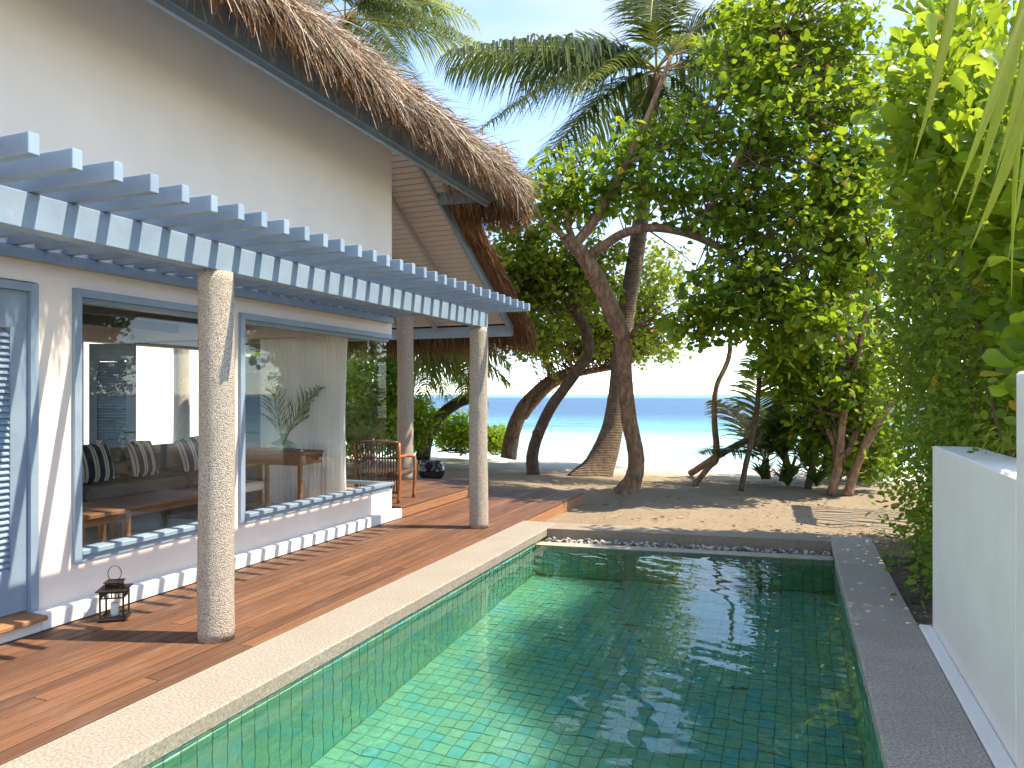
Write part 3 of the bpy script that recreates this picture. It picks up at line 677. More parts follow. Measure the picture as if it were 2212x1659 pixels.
# louvred pool door at the near end
fr = MB(); fr.box((W-.1, 3.275, 0.12), (W+.02, 3.329, 2.28)).box((W-.1, 2.35, 0.12), (W+.02, 2.40, 2.28)).box((W-.1, 2.401, 2.225), (W+.02, 3.274, 2.28))
df = fr.build('door_frame', M['blue'], villa)
louver_leaf(villa, (W-.035, 2.403, 0), (0, 1, 0), 0.87, 0.135, 2.222, 0.40, 1.98, M['blue'])
# inner louvred doors, seen through the glass
d1 = louver_leaf(villa, (-8.72, 6.93, 0), (0.80, 0.26, 0), 0.62, 0.13, 2.22, 0.45, 2.0, M['blue'])
d2 = louver_leaf(villa, (-8.78, 7.02, 0), (0.10, 0.50, 0), 0.42, 0.13, 2.22, 0.45, 2.0, M['blue'], stile=0.08)
d3 = louver_leaf(villa, (-6.92, 7.60, 0), (0.35, 0.12, 0), 0.42, 0.13, 2.05, 0.75, 1.85, M['blue'], stile=0.08)
for q, uu in ((d1, (-8.12, 7.12)), (d3, (-6.58, 7.66))):
    MB().tube([(uu[0], uu[1]-.02, 1.05), (uu[0]+.02, uu[1]-.09, 1.05), (uu[0]-.10, uu[1]-.11, 1.05)], 0.010, 8).build('handle', M['iron'], q)

# porch column and courtyard column
def column(name, c, z0, z1, r, parent):
    n = 48; v = []; f = []; m = 40
    for i in range(m+1):
        z = z0+(z1-z0)*i/m; k = 1+0.02*math.sin(5*i/m+c[0]*7); e = 0.012*math.sin(2.3*i/m*PI+c[1])
        rr = r*(k if i < m else k*0.985)
        for j in range(n):
            a = 2*PI*j/n; q = rr*(1+0.006*math.sin(9*a+i)+random.uniform(-.006, .006)); v.append((c[0]+e*0.4+q*math.cos(a), c[1]+q*math.sin(a), z))
    for i in range(m):
        for j in range(n): f.append((i*n+j, i*n+(j+1)%n, (i+1)*n+(j+1)%n, (i+1)*n+j))
    f.append(tuple(range(n))[::-1]); f.append(tuple(m*n+j for j in range(n)))
    return MB().add(v, f).build(name, M['column'], parent, smooth=True)
column('porch_column', (-5.99, 10.52), 0.14, 2.95, 0.135, villa)
column('courtyard_column', (-10.6, 10.3), -0.1, 2.9, 0.14, villa)
MB().box((-9.5, 10.42, 2.95), (-5.40, 10.62, 3.12)).build('porch_beam', M['blue'], villa)

# ------------------------------------------------------------------ the roof
roof = bpy.data.objects.new('roof', None); col.objects.link(roof); roof.parent = villa
SL = 0.577; yk, zk = 9.32, 4.375                 # the end slope passes through the eave return
pz = lambda y: zk - SL*(y-yk)
un = Vector((0, 1, -SL)).normalized()
BX = [(0,1,2,3),(7,6,5,4),(0,4,5,1),(1,5,6,2),(2,6,7,3),(3,7,4,0)]
def extr(name, pts, y0_, y1_, mat):
    """a closed XZ outline extruded along y"""
    n = len(pts); v = [(x, y, z) for y in (y0_, y1_) for x, z in pts]
    f = [(i, (i+1) % n, n+(i+1) % n, n+i) for i in range(n)]+[tuple(range(n))[::-1], tuple(range(n, 2*n))]
    return MB().add(v, f).build(name, mat, roof)
# pool-side eave: raking soffit, stepped fascia boards
extr('eave_soffit', [(-4.66, 4.800), (-3.965, 4.395), (-3.965, 4.42), (-4.66, 4.825)], -1.5, 9.30, M['blue'])
MB().box((-3.963, -1.5, 4.215), (-3.935, 9.30, 4.53)).build('fascia', M['blue'], roof)
MB().box((-4.005, -1.5, 4.165), (-3.965, 9.28, 4.255)).build('fascia', M['blue'], roof)
MB().box((-4.679, -1.5, 4.70), (-4.60, 7.93, 4.76)).build('wall_plate', M['blue'], roof)
MB().box((-9.0, -1.5, 4.802), (-4.67, 7.88, 4.83)).build('attic_floor', M['ceil'], roof)
MB().add([(-3.935, 9.303, 4.255), (-4.755, 9.303, 4.27), (-4.755, 9.303, 4.44), (-3.935, 9.303, 4.44), (-3.915, 9.333, 4.255), (-4.755, 9.333, 4.27), (-4.755, 9.333, 4.44), (-3.915, 9.333, 4.44)],
         [(0,1,2,3),(7,6,5,4),(0,4,5,1),(3,2,6,7),(0,3,7,4),(1,5,6,2)]).build('eave_return', M['blue'], roof)
# boarded soffit of the end slope, every board on its own
B = 0.108
k = 0; nrm = Vector((0, SL, 1)).normalized()*0.014
while True:
    ya = 7.90+k*B*un.y; yb = ya+(B-0.013)*un.y; k += 1
    if yb > 12.18: break
    xr = -3.99-max(0, pz(ya)-4.375)/0.60 if yb < 9.295 else -4.765
    vs = [Vector((x, y, pz(y)+0.05)) for x, y in ((xr, ya), (xr, yb), (-8.6, yb), (-8.6, ya))]; vs = vs+[v+nrm for v in vs]
    o0 = Vector((-6.2, ya, pz(ya)))
    ob = MB().add([v-o0 for v in vs], BX).build('soffit_board', M['greypaint'], roof); ob.location = o0
MB().add([(-5.4, 7.9, pz(7.9)+.075), (-4.01, 9.29, pz(9.29)+.075), (-8.6, 9.29, pz(9.29)+.075), (-8.6, 7.9, pz(7.9)+.075)], [(0,1,2,3)]).add([(-4.77, 9.3, pz(9.3)+.075), (-4.77, 12.18, pz(12.18)+.075), (-8.6, 12.18, pz(12.18)+.075), (-8.6, 9.3, pz(9.3)+.075)], [(0,1,2,3)]).build('roof_lining', M['joint'], roof)  # dark sheet close behind the boards paints the shade in their gaps
for i, xx in enumerate((-4.785, -5.50, -6.25, -7.0, -7.8)):
    yt = 7.95; vs = []
    for x in (xx-.022, xx+.022):
        for y, dz in ((yt, .048), (12.15, .048), (12.15, -.035), (yt, -.045)): vs.append((x, y, pz(y)+dz))
    MB().add(vs, BX).build('rafter', M['rafterpaint'], roof)
vs = []
for x in (-4.76, -4.732):
    for y, dz in ((9.336, .09), (12.22, .09), (12.22, -.09), (9.336, -.09)): vs.append((x, y, pz(y)+dz))
MB().add(vs, BX).build('verge_board', M['blue'], roof)
MB().box((-8.6, 12.19, 2.60), (-4.765, 12.225, 2.82)).build('eave_board', M['blue'], roof)
# thatch: body extruded along the pool eave and over the ridge, then the end slope
prof = [(-4.02, 4.46), (-3.90, 4.43), (-3.74, 4.36), (-3.53, 4.27), (-3.45, 4.33), (-3.47, 4.46), (-3.60, 4.62), (-4.05, 4.98), (-7.0, 7.0), (-10.6, 4.8), (-10.6, 4.5), (-7.0, 6.7), (-4.4, 4.98)]
tb = MB(); n = len(prof); ys = list(np.linspace(-1.5, 9.38, 60)); rowsv = []
for j, y in enumerate(ys):
    for (x, z) in prof:
        q = 0.02*math.sin(3.1*y+x*5)+random.uniform(-.012, .012); e = (9.38-y); sh_ = max(0, 0.5-e)*0.55 if x > -4.0 else 0
        yy = min(y, 9.75-max(0, z-4.6)/0.62); rowsv.append((x+q-sh_*0.35, yy, z+q*0.6-max(0, 0.28-e)*0.3*(4.4 < z < 5)))
fs = []
for j in range(len(ys)-1):
    for i in range(n): fs.append((j*n+i, j*n+(i+1)%n, (j+1)*n+(i+1)%n, (j+1)*n+i))
fs.append(tuple(range(n))[::-1]); fs.append(tuple((len(ys)-1)*n+i for i in range(n)))
tb.add(rowsv, fs).build('thatch', M['thatch'], roof, smooth=False)
te = MB(); ys = list(np.linspace(8.6, 12.45, 20)); xs = [-4.66, -4.57, -4.53, -4.58, -4.75, -9.0, -9.0, -4.70]; zs = [.085, .095, .20, .30, .36, .38, .10, .10]
rowsv = []
for y in ys:
    for x, z in zip(xs, zs):
        q = random.uniform(-.014, .014); rowsv.append((x+q, y, pz(y)+z+q*.6-(0.07 if y > 12.3 else 0)))
n = len(xs); fs = []
for j in range(len(ys)-1):
    for i in range(n): fs.append((j*n+i, j*n+(i+1)%n, (j+1)*n+(i+1)%n, (j+1)*n+i))
fs.append(tuple(range(n))[::-1]); fs.append(tuple((len(ys)-1)*n+i for i in range(n)))
te.add(rowsv, fs).build('thatch', M['thatch'], roof, smooth=False)

def strands(name, P, D, L, Wd, sag, mat, parent, seg=3):
    """ribbons starting at P, heading along D, length L, bending down by sag"""
    N = len(P); D = D/np.linalg.norm(D, axis=1, keepdims=True); side = np.cross(D, rng.normal(size=(N, 3))); side /= np.linalg.norm(side, axis=1, keepdims=True)
    kink = rng.normal(0, .05, (N, 3)); V = np.zeros((N, (seg+1)*2, 3))
    for i in range(seg+1):
        t = i/seg; c = P + D*(L*t)[:, None] + kink*(L*math.sin(PI*t))[:, None]; c[:, 2] -= sag*t*t
        w = (Wd*(1-0.7*t*t))[:, None]*side; V[:, 2*i] = c-w; V[:, 2*i+1] = c+w
    base = (np.arange(N)*(seg+1)*2)[:, None]
    F = np.concatenate([base+np.array([2*i, 2*i+1, 2*i+3, 2*i+2]) for i in range(seg)], 0)
    o = link(name, np_mesh(name, V.reshape(-1, 3), F), mat, parent); tag(o, kind='stuff'); return o
# sunlit shaggy strands over the pool eave, tufted along its length
N = 12500; y = rng.uniform(-1.0, 9.42, N); q = rng.random(N); tuft = np.sin(y*7.3)*.5+np.sin(y*17.1+1)*.5
x = -3.52-0.62*q**1.2; z = 4.45+0.80*(-3.52-x)+rng.normal(0, .03, N)
P = np.stack([x, y, z], 1); D = np.stack([np.full(N, 0.72)+rng.normal(0, .20, N), 0.22+.12*tuft+rng.normal(0, .34, N), -0.30+rng.normal(0, .30, N)], 1)
strands('thatch_strands', P, D, rng.uniform(.16, .50, N)*(1+.2*tuft), rng.uniform(.0028, .0062, N), rng.uniform(.03, .30, N), M['straw'], roof)
N = 7000; y = rng.uniform(-1.0, 9.42, N); x = -3.52+rng.normal(0, .06, N); z = 4.38+rng.normal(0, .07, N)
P = np.stack([x, y, z], 1); D = np.stack([0.16+rng.normal(0, .24, N), 0.25+rng.normal(0, .30, N), -0.9+rng.normal(0, .15, N)], 1)
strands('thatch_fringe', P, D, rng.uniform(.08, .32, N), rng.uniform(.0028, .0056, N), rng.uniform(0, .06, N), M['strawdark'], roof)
# flat broken leaf pieces lying on the thatch
N = 1500; y = rng.uniform(-1.0, 9.4, N); q = rng.random(N); x = -3.50-0.55*q; z = 4.47+0.80*(-3.50-x)+rng.normal(0, .035, N)
P = np.stack([x, y, z], 1); D = np.stack([0.7+rng.normal(0, .35, N), 0.2+rng.normal(0, .6, N), -0.35+rng.normal(0, .35, N)], 1)
strands('thatch_leaf_pieces', P, D, rng.uniform(.10, .34, N), rng.uniform(.007, .014, N), rng.uniform(.0, .16, N), M['strawgrey'], roof)
# end of the pool eave: strands fan out past the corner and hang below the return
N = 3600; q = rng.random(N); x = -3.58-1.05*rng.random(N)**1.5; y = 9.26+rng.uniform(-.13, .14, N); z = 4.44+0.45*q*(x < -3.72)+rng.uniform(-.05, .2, N)
P = np.stack([x, y, z], 1); D = np.stack([0.30+rng.normal(0, .3, N), 0.62+rng.normal(0, .3, N), -0.5+rng.normal(0, .33, N)], 1)
strands('thatch_strands', P, D, rng.uniform(.12, .38, N), rng.uniform(.003, .0065, N), rng.uniform(.03, .18, N), M['straw'], roof)
N = 2200; x = rng.uniform(-4.56, -3.55, N); y = 9.42+rng.uniform(-.04, .22, N); z = 4.36+rng.uniform(-.07, .09, N)
P = np.stack([x, y, z], 1); D = np.stack([0.22+rng.normal(0, .16, N), 0.2+rng.normal(0, .2, N), -1+rng.normal(0, .1, N)], 1)
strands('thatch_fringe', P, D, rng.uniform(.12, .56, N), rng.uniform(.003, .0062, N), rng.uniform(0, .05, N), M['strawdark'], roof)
# verge and eave of the porch slope
N = 8000; y = rng.uniform(9.0, 12.4, N); a = rng.random(N); x = -4.53+rng.uniform(-.10, .03, N); z = zk-SL*(y-yk)+0.10+0.22*a
P = np.stack([x, y, z], 1); D = np.stack([0.10+rng.normal(0, .14, N), 0.8+rng.normal(0, .16, N), -0.55+rng.normal(0, .15, N)], 1)
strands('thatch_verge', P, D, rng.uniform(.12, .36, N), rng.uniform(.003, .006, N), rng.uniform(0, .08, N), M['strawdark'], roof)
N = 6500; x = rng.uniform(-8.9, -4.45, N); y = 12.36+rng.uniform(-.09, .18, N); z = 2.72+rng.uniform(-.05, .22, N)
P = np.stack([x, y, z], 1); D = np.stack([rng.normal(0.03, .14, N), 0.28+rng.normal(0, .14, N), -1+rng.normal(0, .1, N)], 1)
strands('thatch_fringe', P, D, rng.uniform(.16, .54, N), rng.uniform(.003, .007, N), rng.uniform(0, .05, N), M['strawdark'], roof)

# ------------------------------------------------------------------ pergola
pergola = empty('pergola', 'pale blue timber pergola with closely spaced rafters on two stone columns', 'pergola')
MB().bbox((-3.44, 0.3, 2.325), (-3.34, 7.80, 2.497), 0.004).build('beam', M['blue'], pergola)
MB().bbox((-4.678, 0.3, 2.425), (-4.60, 7.80, 2.497), 0.004).build('ledger', M['blue'], pergola)
rm = MB().bbox((-4.66, -0.024, 0), (-2.81, 0.024, 0.086), 0.003).mesh('rafter')
for i in range(-8, 31):
    o = link('rafter', rm, M['blue'], pergola); o.location = (random.uniform(-.008, .008), 1.985+0.1925*i+random.uniform(-.004, .004), 2.499+random.uniform(0, .003)); o.rotation_euler = (random.uniform(-.012, .012), 0, random.uniform(-.0025, .0025))
for yy in (3.62, 7.72): column('column', (-3.415, yy-0.02), 0.0, 2.324, 0.108, pergola)

# ------------------------------------------------------------------ white garden wall on the right
gw = empty('garden_wall', 'smooth white rendered garden wall beside the pool coping', 'wall')
MB().bbox((0.865, 3.571, -0.2), (1.13, 5.53, 1.205), 0.012).build('low_section', M['white'], gw)
MB().bbox((0.862, -1.5, -0.2), (1.14, 3.569, 1.645), 0.012).build('tall_section', M['white'], gw)
MB().bbox((0.783, -1.0, -0.15), (0.864, 5.53, 0.006), 0.01).build('footing', M['white'], gw)
# courtyard wall behind the house
cw = empty('courtyard_wall', 'sunlit white courtyard wall seen through the open villa doors', 'wall')
MB().bbox((-14.3, 4.0, -0.2), (-14.0, 22.0, 2.95), 0.01).build('wall_panel', M['white'], cw)

# ================================================================== VEGETATION
def _outline(half, fold, tip):
    """leaf blank: base, midrib, tip and a rounded outline on both sides; half = [(half width, length)]"""
    k = len(half); L = [(-w, l, fold*w) for w, l in half]; R_ = [(w, l, fold*w) for w, l in half]
    V = [(0, 0, 0), (0, .5, -.02), (0, 1, tip)] + L + R_; F = []
    for s_, o in ((-1, 3), (1, 3+k)):
        ch = [0]+[o+i for i in range(k)]+[2]
        for i in range(len(ch)-1): F.append((1, ch[i], ch[i+1]) if s_ > 0 else (1, ch[i+1], ch[i]))
    return np.array(V), np.array(F)
LEAF = {
 'round': _outline([(.30, -.06), (.50, .22), (.48, .55), (.26, .82)], .16, -.06),
 'oval': _outline([(.17, .16), (.27, .42), (.24, .70), (.11, .90)], .16, -.06),
 'spoon': _outline([(.09, .22), (.19, .50), (.27, .76), (.20, .95)], .16, -.06),
}
def leaf_mesh(name, P, D, Nn, S, shape, mat, parent):
    """leaves at P, pointing along D, facing Nn, length S"""
    B_, LF3 = LEAF[shape]; N = len(P); nv = len(B_)
    D = D/np.linalg.norm(D, axis=1, keepdims=True); Nn = Nn - D*np.sum(D*Nn, 1, keepdims=True); Nn /= np.linalg.norm(Nn, axis=1, keepdims=True)+1e-9
    X_ = np.cross(D, Nn); wv = rng.uniform(.85, 1.15, N)
    V = P[:, None, :] + (X_[:, None, :]*(B_[None, :, 0:1]*wv[:, None, None]) + D[:, None, :]*B_[None, :, 1:2] + Nn[:, None, :]*B_[None, :, 2:3]*rng.uniform(.3, 2.4, N)[:, None, None])*S[:, None, None]
    F = (np.arange(N)*nv)[:, None, None] + LF3[None]
    o = link(name, np_mesh(name, V.reshape(-1, 3), F.reshape(-1, 3)), mat, parent)
    o.data.polygons.foreach_set('use_smooth', [True]*len(o.data.polygons)); tag(o, kind='stuff'); return o
def rand_dirs(n, up=0.0):
    d = rng.normal(size=(n, 3)); d /= np.linalg.norm(d, axis=1, keepdims=True); d[:, 2] += up; return d/np.linalg.norm(d, axis=1, keepdims=True)
def blob_points(blobs, n_per):
    """random points in ellipsoids given as ((x, y, dep) on the ruler, (rx, ry) px, depth radius, weight)"""
    out = []
    for (x, y, dep), (rx, ry), rd, wgt in blobs:
        n = int(n_per*wgt); d = rand_dirs(n); r = rng.random(n)**(1/2.4); q = d*r[:, None]; c = at(x, y, dep)
        sx = rx/FD*dep; sy = ry/FD*dep
        q = np.array(c)[None] + np.outer(q[:, 0]*sx, np.array(RT)) + np.outer(q[:, 1]*rd, np.array(FW)) + np.outer(q[:, 2]*sy, np.array(UP)); out.append(q)
    return np.concatenate(out, 0)
def cluster_leaves(C, per, spread, size, up=0.75, droop=0.35, flat=0.55):
    """leaves gathered round cluster centres C"""
    n = len(C); k = rng.integers(max(2, int(per*.6)), int(per*1.4)+1, n); I = np.repeat(np.arange(n), k); N = len(I)
    d = rand_dirs(N); r = spread*rng.random(N)**.6; off = d*r[:, None]; off[:, 2] *= flat; P = C[I]+off
    D = off/(np.linalg.norm(off, axis=1, keepdims=True)+1e-6) + rng.normal(0, .45, (N, 3)); D[:, 2] -= droop
    Nn = rng.normal(0, .55, (N, 3)); Nn[:, 2] += up
    S = size*rng.uniform(.55, 1.2, N)*np.where(rng.random(N) < .12, 1.4, 1.0); return P, D, Nn, S
def limbs(name, paths, mat, parent, n=12, steps=7, wob=0.06):
    for pts, rad in paths:
        sp = spline(pts, steps); m = len(sp); rr = np.interp(np.linspace(0, len(rad)-1, m), np.arange(len(rad)), rad)
        MB().tube(sp, rr, n, True, wob).build(name, mat, parent)
def twigs(name, C, anchors, mat, parent, r=0.012, frac=1.0):
    A = np.array([tuple(a) for a in anchors]); mb = MB()
    for c in C:
        if random.random() > frac: continue
        d = np.linalg.norm(A-c, axis=1); j = int(np.argmin(d+rng.normal(0, .25, len(A)))); a = A[j]; mid = (a+c)/2+rng.normal(0, .12, 3); mid[2] += .08
        mb.tube([a, mid, c], [r*1.5, r, r*.4], 4, False)
    return tag(mb.build(name, mat, parent), kind='stuff')
def branch_pts(paths, n=5):
    out = []
    for pts, rad in paths: out += spline(pts, n)
    return out
def P3(*q): return [at(*p) for p in q]

# ---- the twisted hibiscus tree in front, its limbs arching over the pool end
tA = empty('sea_hibiscus_tree', 'big twisted tree with a forked trunk right behind the palm, round dark leaves', 'tree', 'broadleaf trees on the sand', loc=at(1357, 1066, 12.6))
def rel(o): return o.location.copy()
def under(o, parent):
    o.parent = parent; o.matrix_parent_inverse = Matrix.Translation(-parent.location); return o
def paths_under(name, paths, mat, root, **kw):
    for pts, rad in paths:
        kk = dict(n=12, steps=7, wob=0.06); kk.update(kw)
        sp = spline(pts, kk['steps']); m = len(sp); rr = np.interp(np.linspace(0, len(rad)-1, m), np.arange(len(rad)), rad)
        under(MB().tube(sp, rr, kk['n'], True, kk['wob']).build(name, mat), root)
trunkA = [(P3((1345, 1072, 12.5), (1368, 1035, 12.5), (1374, 985, 12.5), (1358, 900, 12.5), (1349, 800, 12.5), (1347, 745, 12.5), (1330, 690, 12.45), (1298, 620, 12.4), (1262, 555, 12.35), (1222, 515, 12.3)), [.20, .155, .14, .135, .13, .14, .15, .145, .13, .11])]
branchA = [(P3((1240, 530, 12.35), (1275, 488, 12.3), (1318, 420, 12.2), (1352, 355, 12.1), (1400, 250, 12.0), (1450, 120, 11.9)), [.09, .085, .08, .07, .05, .03]),
           (P3((1262, 560, 12.4), (1305, 530, 12.2), (1350, 503, 12.1), (1410, 492, 12.0), (1480, 503, 11.9), (1545, 530, 11.8), (1610, 568, 11.6), (1680, 600, 11.4)), [.085, .08, .075, .07, .065, .06, .05, .03]),
           (P3((1222, 515, 12.3), (1195, 492, 12.2), (1170, 478, 12.2), (1150, 440, 12.2)), [.06, .045, .035, .02]),
           (P3((1240, 525, 12.3), (1225, 470, 12.4), (1235, 400, 12.5), (1220, 340, 12.6)), [.06, .05, .04, .02]),
           (P3((1480, 503, 11.9), (1540, 440, 11.6), (1600, 330, 11.4), (1660, 200, 11.3), (1700, 60, 11.3)), [.05, .045, .04, .03, .02]),
           (P3((1352, 355, 12.1), (1430, 320, 11.9), (1520, 270, 11.7), (1600, 150, 11.5)), [.05, .04, .03, .02]),
           (P3((1347, 745, 12.5), (1385, 700, 12.6), (1430, 690, 12.7)), [.05, .035, .02])]
paths_under('trunk', trunkA, M['bark'], tA, n=16); paths_under('branch', branchA, M['bark'], tA)
blobsA = [((1520, 375, 11.9), (165, 125), 1.2, .8), ((1390, 300, 12.2), (70, 50), .8, .16), ((1250, 350, 12.3), (70, 30), .6, .08), ((1190, 440, 12.4), (90, 55), 0.8, .30), ((1310, 430, 12.5), (90, 55), .8, .25), ((1650, 230, 11.6), (190, 150), 1.4, 1.0),
          ((1640, 90, 12.0), (130, 105), 1.2, .6), ((1780, 90, 11.8), (170, 110), 1.3, .75), ((1740, 440, 11.5), (150, 160), 1.4, .9), ((1600, 480, 11.6), (120, 90), 1.0, .35),
          ((1620, 640, 11.2), (150, 95), 0.9, .85), ((1530, 690, 11.3), (90, 55), .6, .25), ((1730, 700, 11.4), (110, 80), .9, .5), ((1830, 250, 11.6), (90, 150), 1.2, .55)]
CA = blob_points(blobsA, 165)
under(leaf_mesh('crown', *cluster_leaves(CA, 13, .33, .108), 'round', M['leafA'], None), tA)
under(twigs('twigs', CA, branch_pts(branchA, 4), M['twig'], None, .010, .55), tA)

# ---- two leaning trunks further left with a common pale crown
tB = empty('leaning_tree', 'leaning tree with two stems forking low, left of the beach view', 'tree', 'broadleaf trees on the sand', loc=at(1098, 990, 19.0))
trunkB = [(P3((1098, 990, 19.0), (1108, 935, 19.0), (1128, 885, 18.9), (1160, 845, 18.8), (1190, 820, 18.6), (1235, 800, 18.4), (1290, 770, 18.2)), [.22, .20, .19, .15, .13, .11, .06]),
          (P3((1130, 900, 18.9), (1152, 872, 18.8), (1185, 838, 18.6), (1230, 812, 18.4), (1285, 800, 18.2), (1340, 793, 18.0)), [.13, .12, .11, .10, .08, .05])]
paths_under('trunk', trunkB, M['bark'], tB)
tC = empty('leaning_tree', 'slim leaning tree with a sawn branch stub, second trunk left of the palm', 'tree', 'broadleaf trees on the sand', loc=at(1152, 1024, 15.5))
trunkC = [(P3((1152, 1024, 15.5), (1150, 985, 15.5), (1162, 940, 15.5), (1190, 880, 15.4), (1232, 822, 15.3), (1268, 770, 15.2), (1270, 728, 15.1), (1248, 680, 15.0), (1215, 635, 15.0), (1180, 608, 15.0), (1150, 598, 15.0)), [.15, .13, .125, .12, .115, .11, .11, .11, .105, .09, .06]),
          (P3((1248, 680, 15.0), (1225, 640, 15.1), (1198, 610, 15.2), (1190, 570, 15.3)), [.07, .06, .045, .02]), (P3((1163, 940, 15.45), (1154, 932, 15.38)), [.085, .06])]
paths_under('trunk', trunkC, M['barkdark'], tC)
blobsB = [((1250, 690, 17.5), (150, 75), 1.6, .8), ((1400, 640, 18.2), (95, 120), 1.5, .8), ((1150, 730, 17.0), (90, 50), 1.2, .42), ((1320, 740, 17.8), (130, 50), 1.3, .6), ((1430, 740, 18.2), (60, 45), 1.0, .25)]
CB = blob_points(blobsB, 270)
under(leaf_mesh('crown', *cluster_leaves(CB, 12, .34, .10), 'round', M['leafB'], None), tB); under(twigs('twigs', CB, branch_pts(trunkB, 4)[10:], M['twig'], None, .012, .4), tB)
blobsC = [((1130, 560, 15.2), (90, 95), 1.1, .75), ((1210, 620, 15.4), (120, 80), 1.1, .75), ((1090, 650, 14.9), (60, 75), .8, .3), ((1280, 560, 15.6), (70, 60), .9, .22)]
CC = blob_points(blobsC, 270)
under(leaf_mesh('crown', *cluster_leaves(CC, 12, .32, .105), 'round', M['leafB'], None), tC); under(twigs('twigs', CC, branch_pts(trunkC, 4)[25:], M['twig'], None, .011, .5), tC)

# ---- many-stemmed tree at the right, behind the hedge line
tD = empty('many_stemmed_tree', 'many-stemmed tree with thin reddish stems beside the hedge', 'tree', 'broadleaf trees on the sand', loc=at(1805, 1066, 12.3))
stemD = [(P3((1795, 1070, 12.3), (1812, 1000, 12.3), (1822, 900, 12.2), (1850, 780, 12.1), (1872, 660, 12.0), (1880, 540, 12.0)), [.085, .07, .058, .05, .045, .035]),
         (P3((1832, 1070, 12.2), (1845, 1020, 12.2), (1870, 960, 12.1), (1905, 900, 12.0), (1935, 850, 11.9)), [.085, .075, .07, .065, .05]),
         (P3((1808, 1020, 12.4), (1800, 930, 12.5), (1795, 850, 12.6), (1790, 740, 12.7)), [.05, .045, .04, .03]),
         (P3((1820, 1000, 12.3), (1850, 930, 12.4), (1868, 850, 12.5), (1890, 720, 12.6), (1900, 600, 12.7)), [.06, .055, .05, .045, .03]),
         (P3((1850, 800, 12.2), (1810, 730, 12.3), (1770, 650, 12.3), (1720, 560, 12.2), (1700, 470, 12.0)), [.06, .06, .055, .045, .03]),
         (P3((1862, 780, 12.3), (1830, 690, 12.4), (1800, 610, 12.4), (1790, 500, 12.4)), [.055, .05, .045, .03]),
         (P3((1800, 960, 12.4), (1770, 880, 12.5), (1735, 800, 12.6), (1710, 740, 12.7)), [.04, .035, .03, .02])]
paths_under('trunk', stemD, M['bark'], tD, n=10)
blobsD = [((1830, 560, 12.0), (100, 150), 1.1, .8), ((1840, 400, 11.8), (80, 90), 1.0, .4), ((1760, 830, 12.6), (90, 80), .9, .5), ((1860, 800, 12.6), (60, 150), .7, .5), ((1800, 930, 12.8), (90, 60), .7, .35), ((1880, 960, 12.9), (50, 70), .6, .28), ((1700, 760, 12.4), (80, 60), .8, .35)]
CD = blob_points(blobsD, 175)
under(leaf_mesh('crown', *cluster_leaves(CD, 13, .34, .112), 'round', M['leafA'], None), tD); under(twigs('twigs', CD, branch_pts(stemD, 4), M['twig'], None, .010, .5), tD)

# ---- bare props and saplings standing in the sand
def sapling(name, label, paths, mat, loc):
    r = empty(name, label, 'sapling', 'bare stems in the sand by the beach', loc=loc); paths_under('stem', paths, mat, r, n=9, wob=.12); return r
sapling('bare_sapling', 'thin bare sapling rising out of a forked stump left of the beach palms', [(P3((1500, 1048, 14.0), (1530, 1010, 14.1), (1548, 985, 14.1), (1543, 900, 14.1), (1548, 835, 14.1), (1575, 770, 14.2), (1578, 690, 14.3)), [.055, .06, .07, .055, .05, .05, .035])], M['bark'], at(1500, 1048, 14.0))
sapling('leaning_log', 'grey log propped low across the thin forked sapling', [(P3((1493, 1022, 15.8), (1550, 985, 14.6), (1600, 957, 14.2), (1635, 938, 14.0)), [.075, .07, .065, .06])], M['bark'], at(1493, 1022, 15.8))
sapling('bare_sapling', 'crooked dark pole stuck in the sand at the shade edge', [(P3((1600, 1060, 12.8), (1612, 1000, 12.9), (1628, 930, 13.0), (1638, 850, 13.1), (1642, 770, 13.2)), [.05, .05, .05, .045, .04])], M['barkdark'], at(1600, 1060, 12.8))

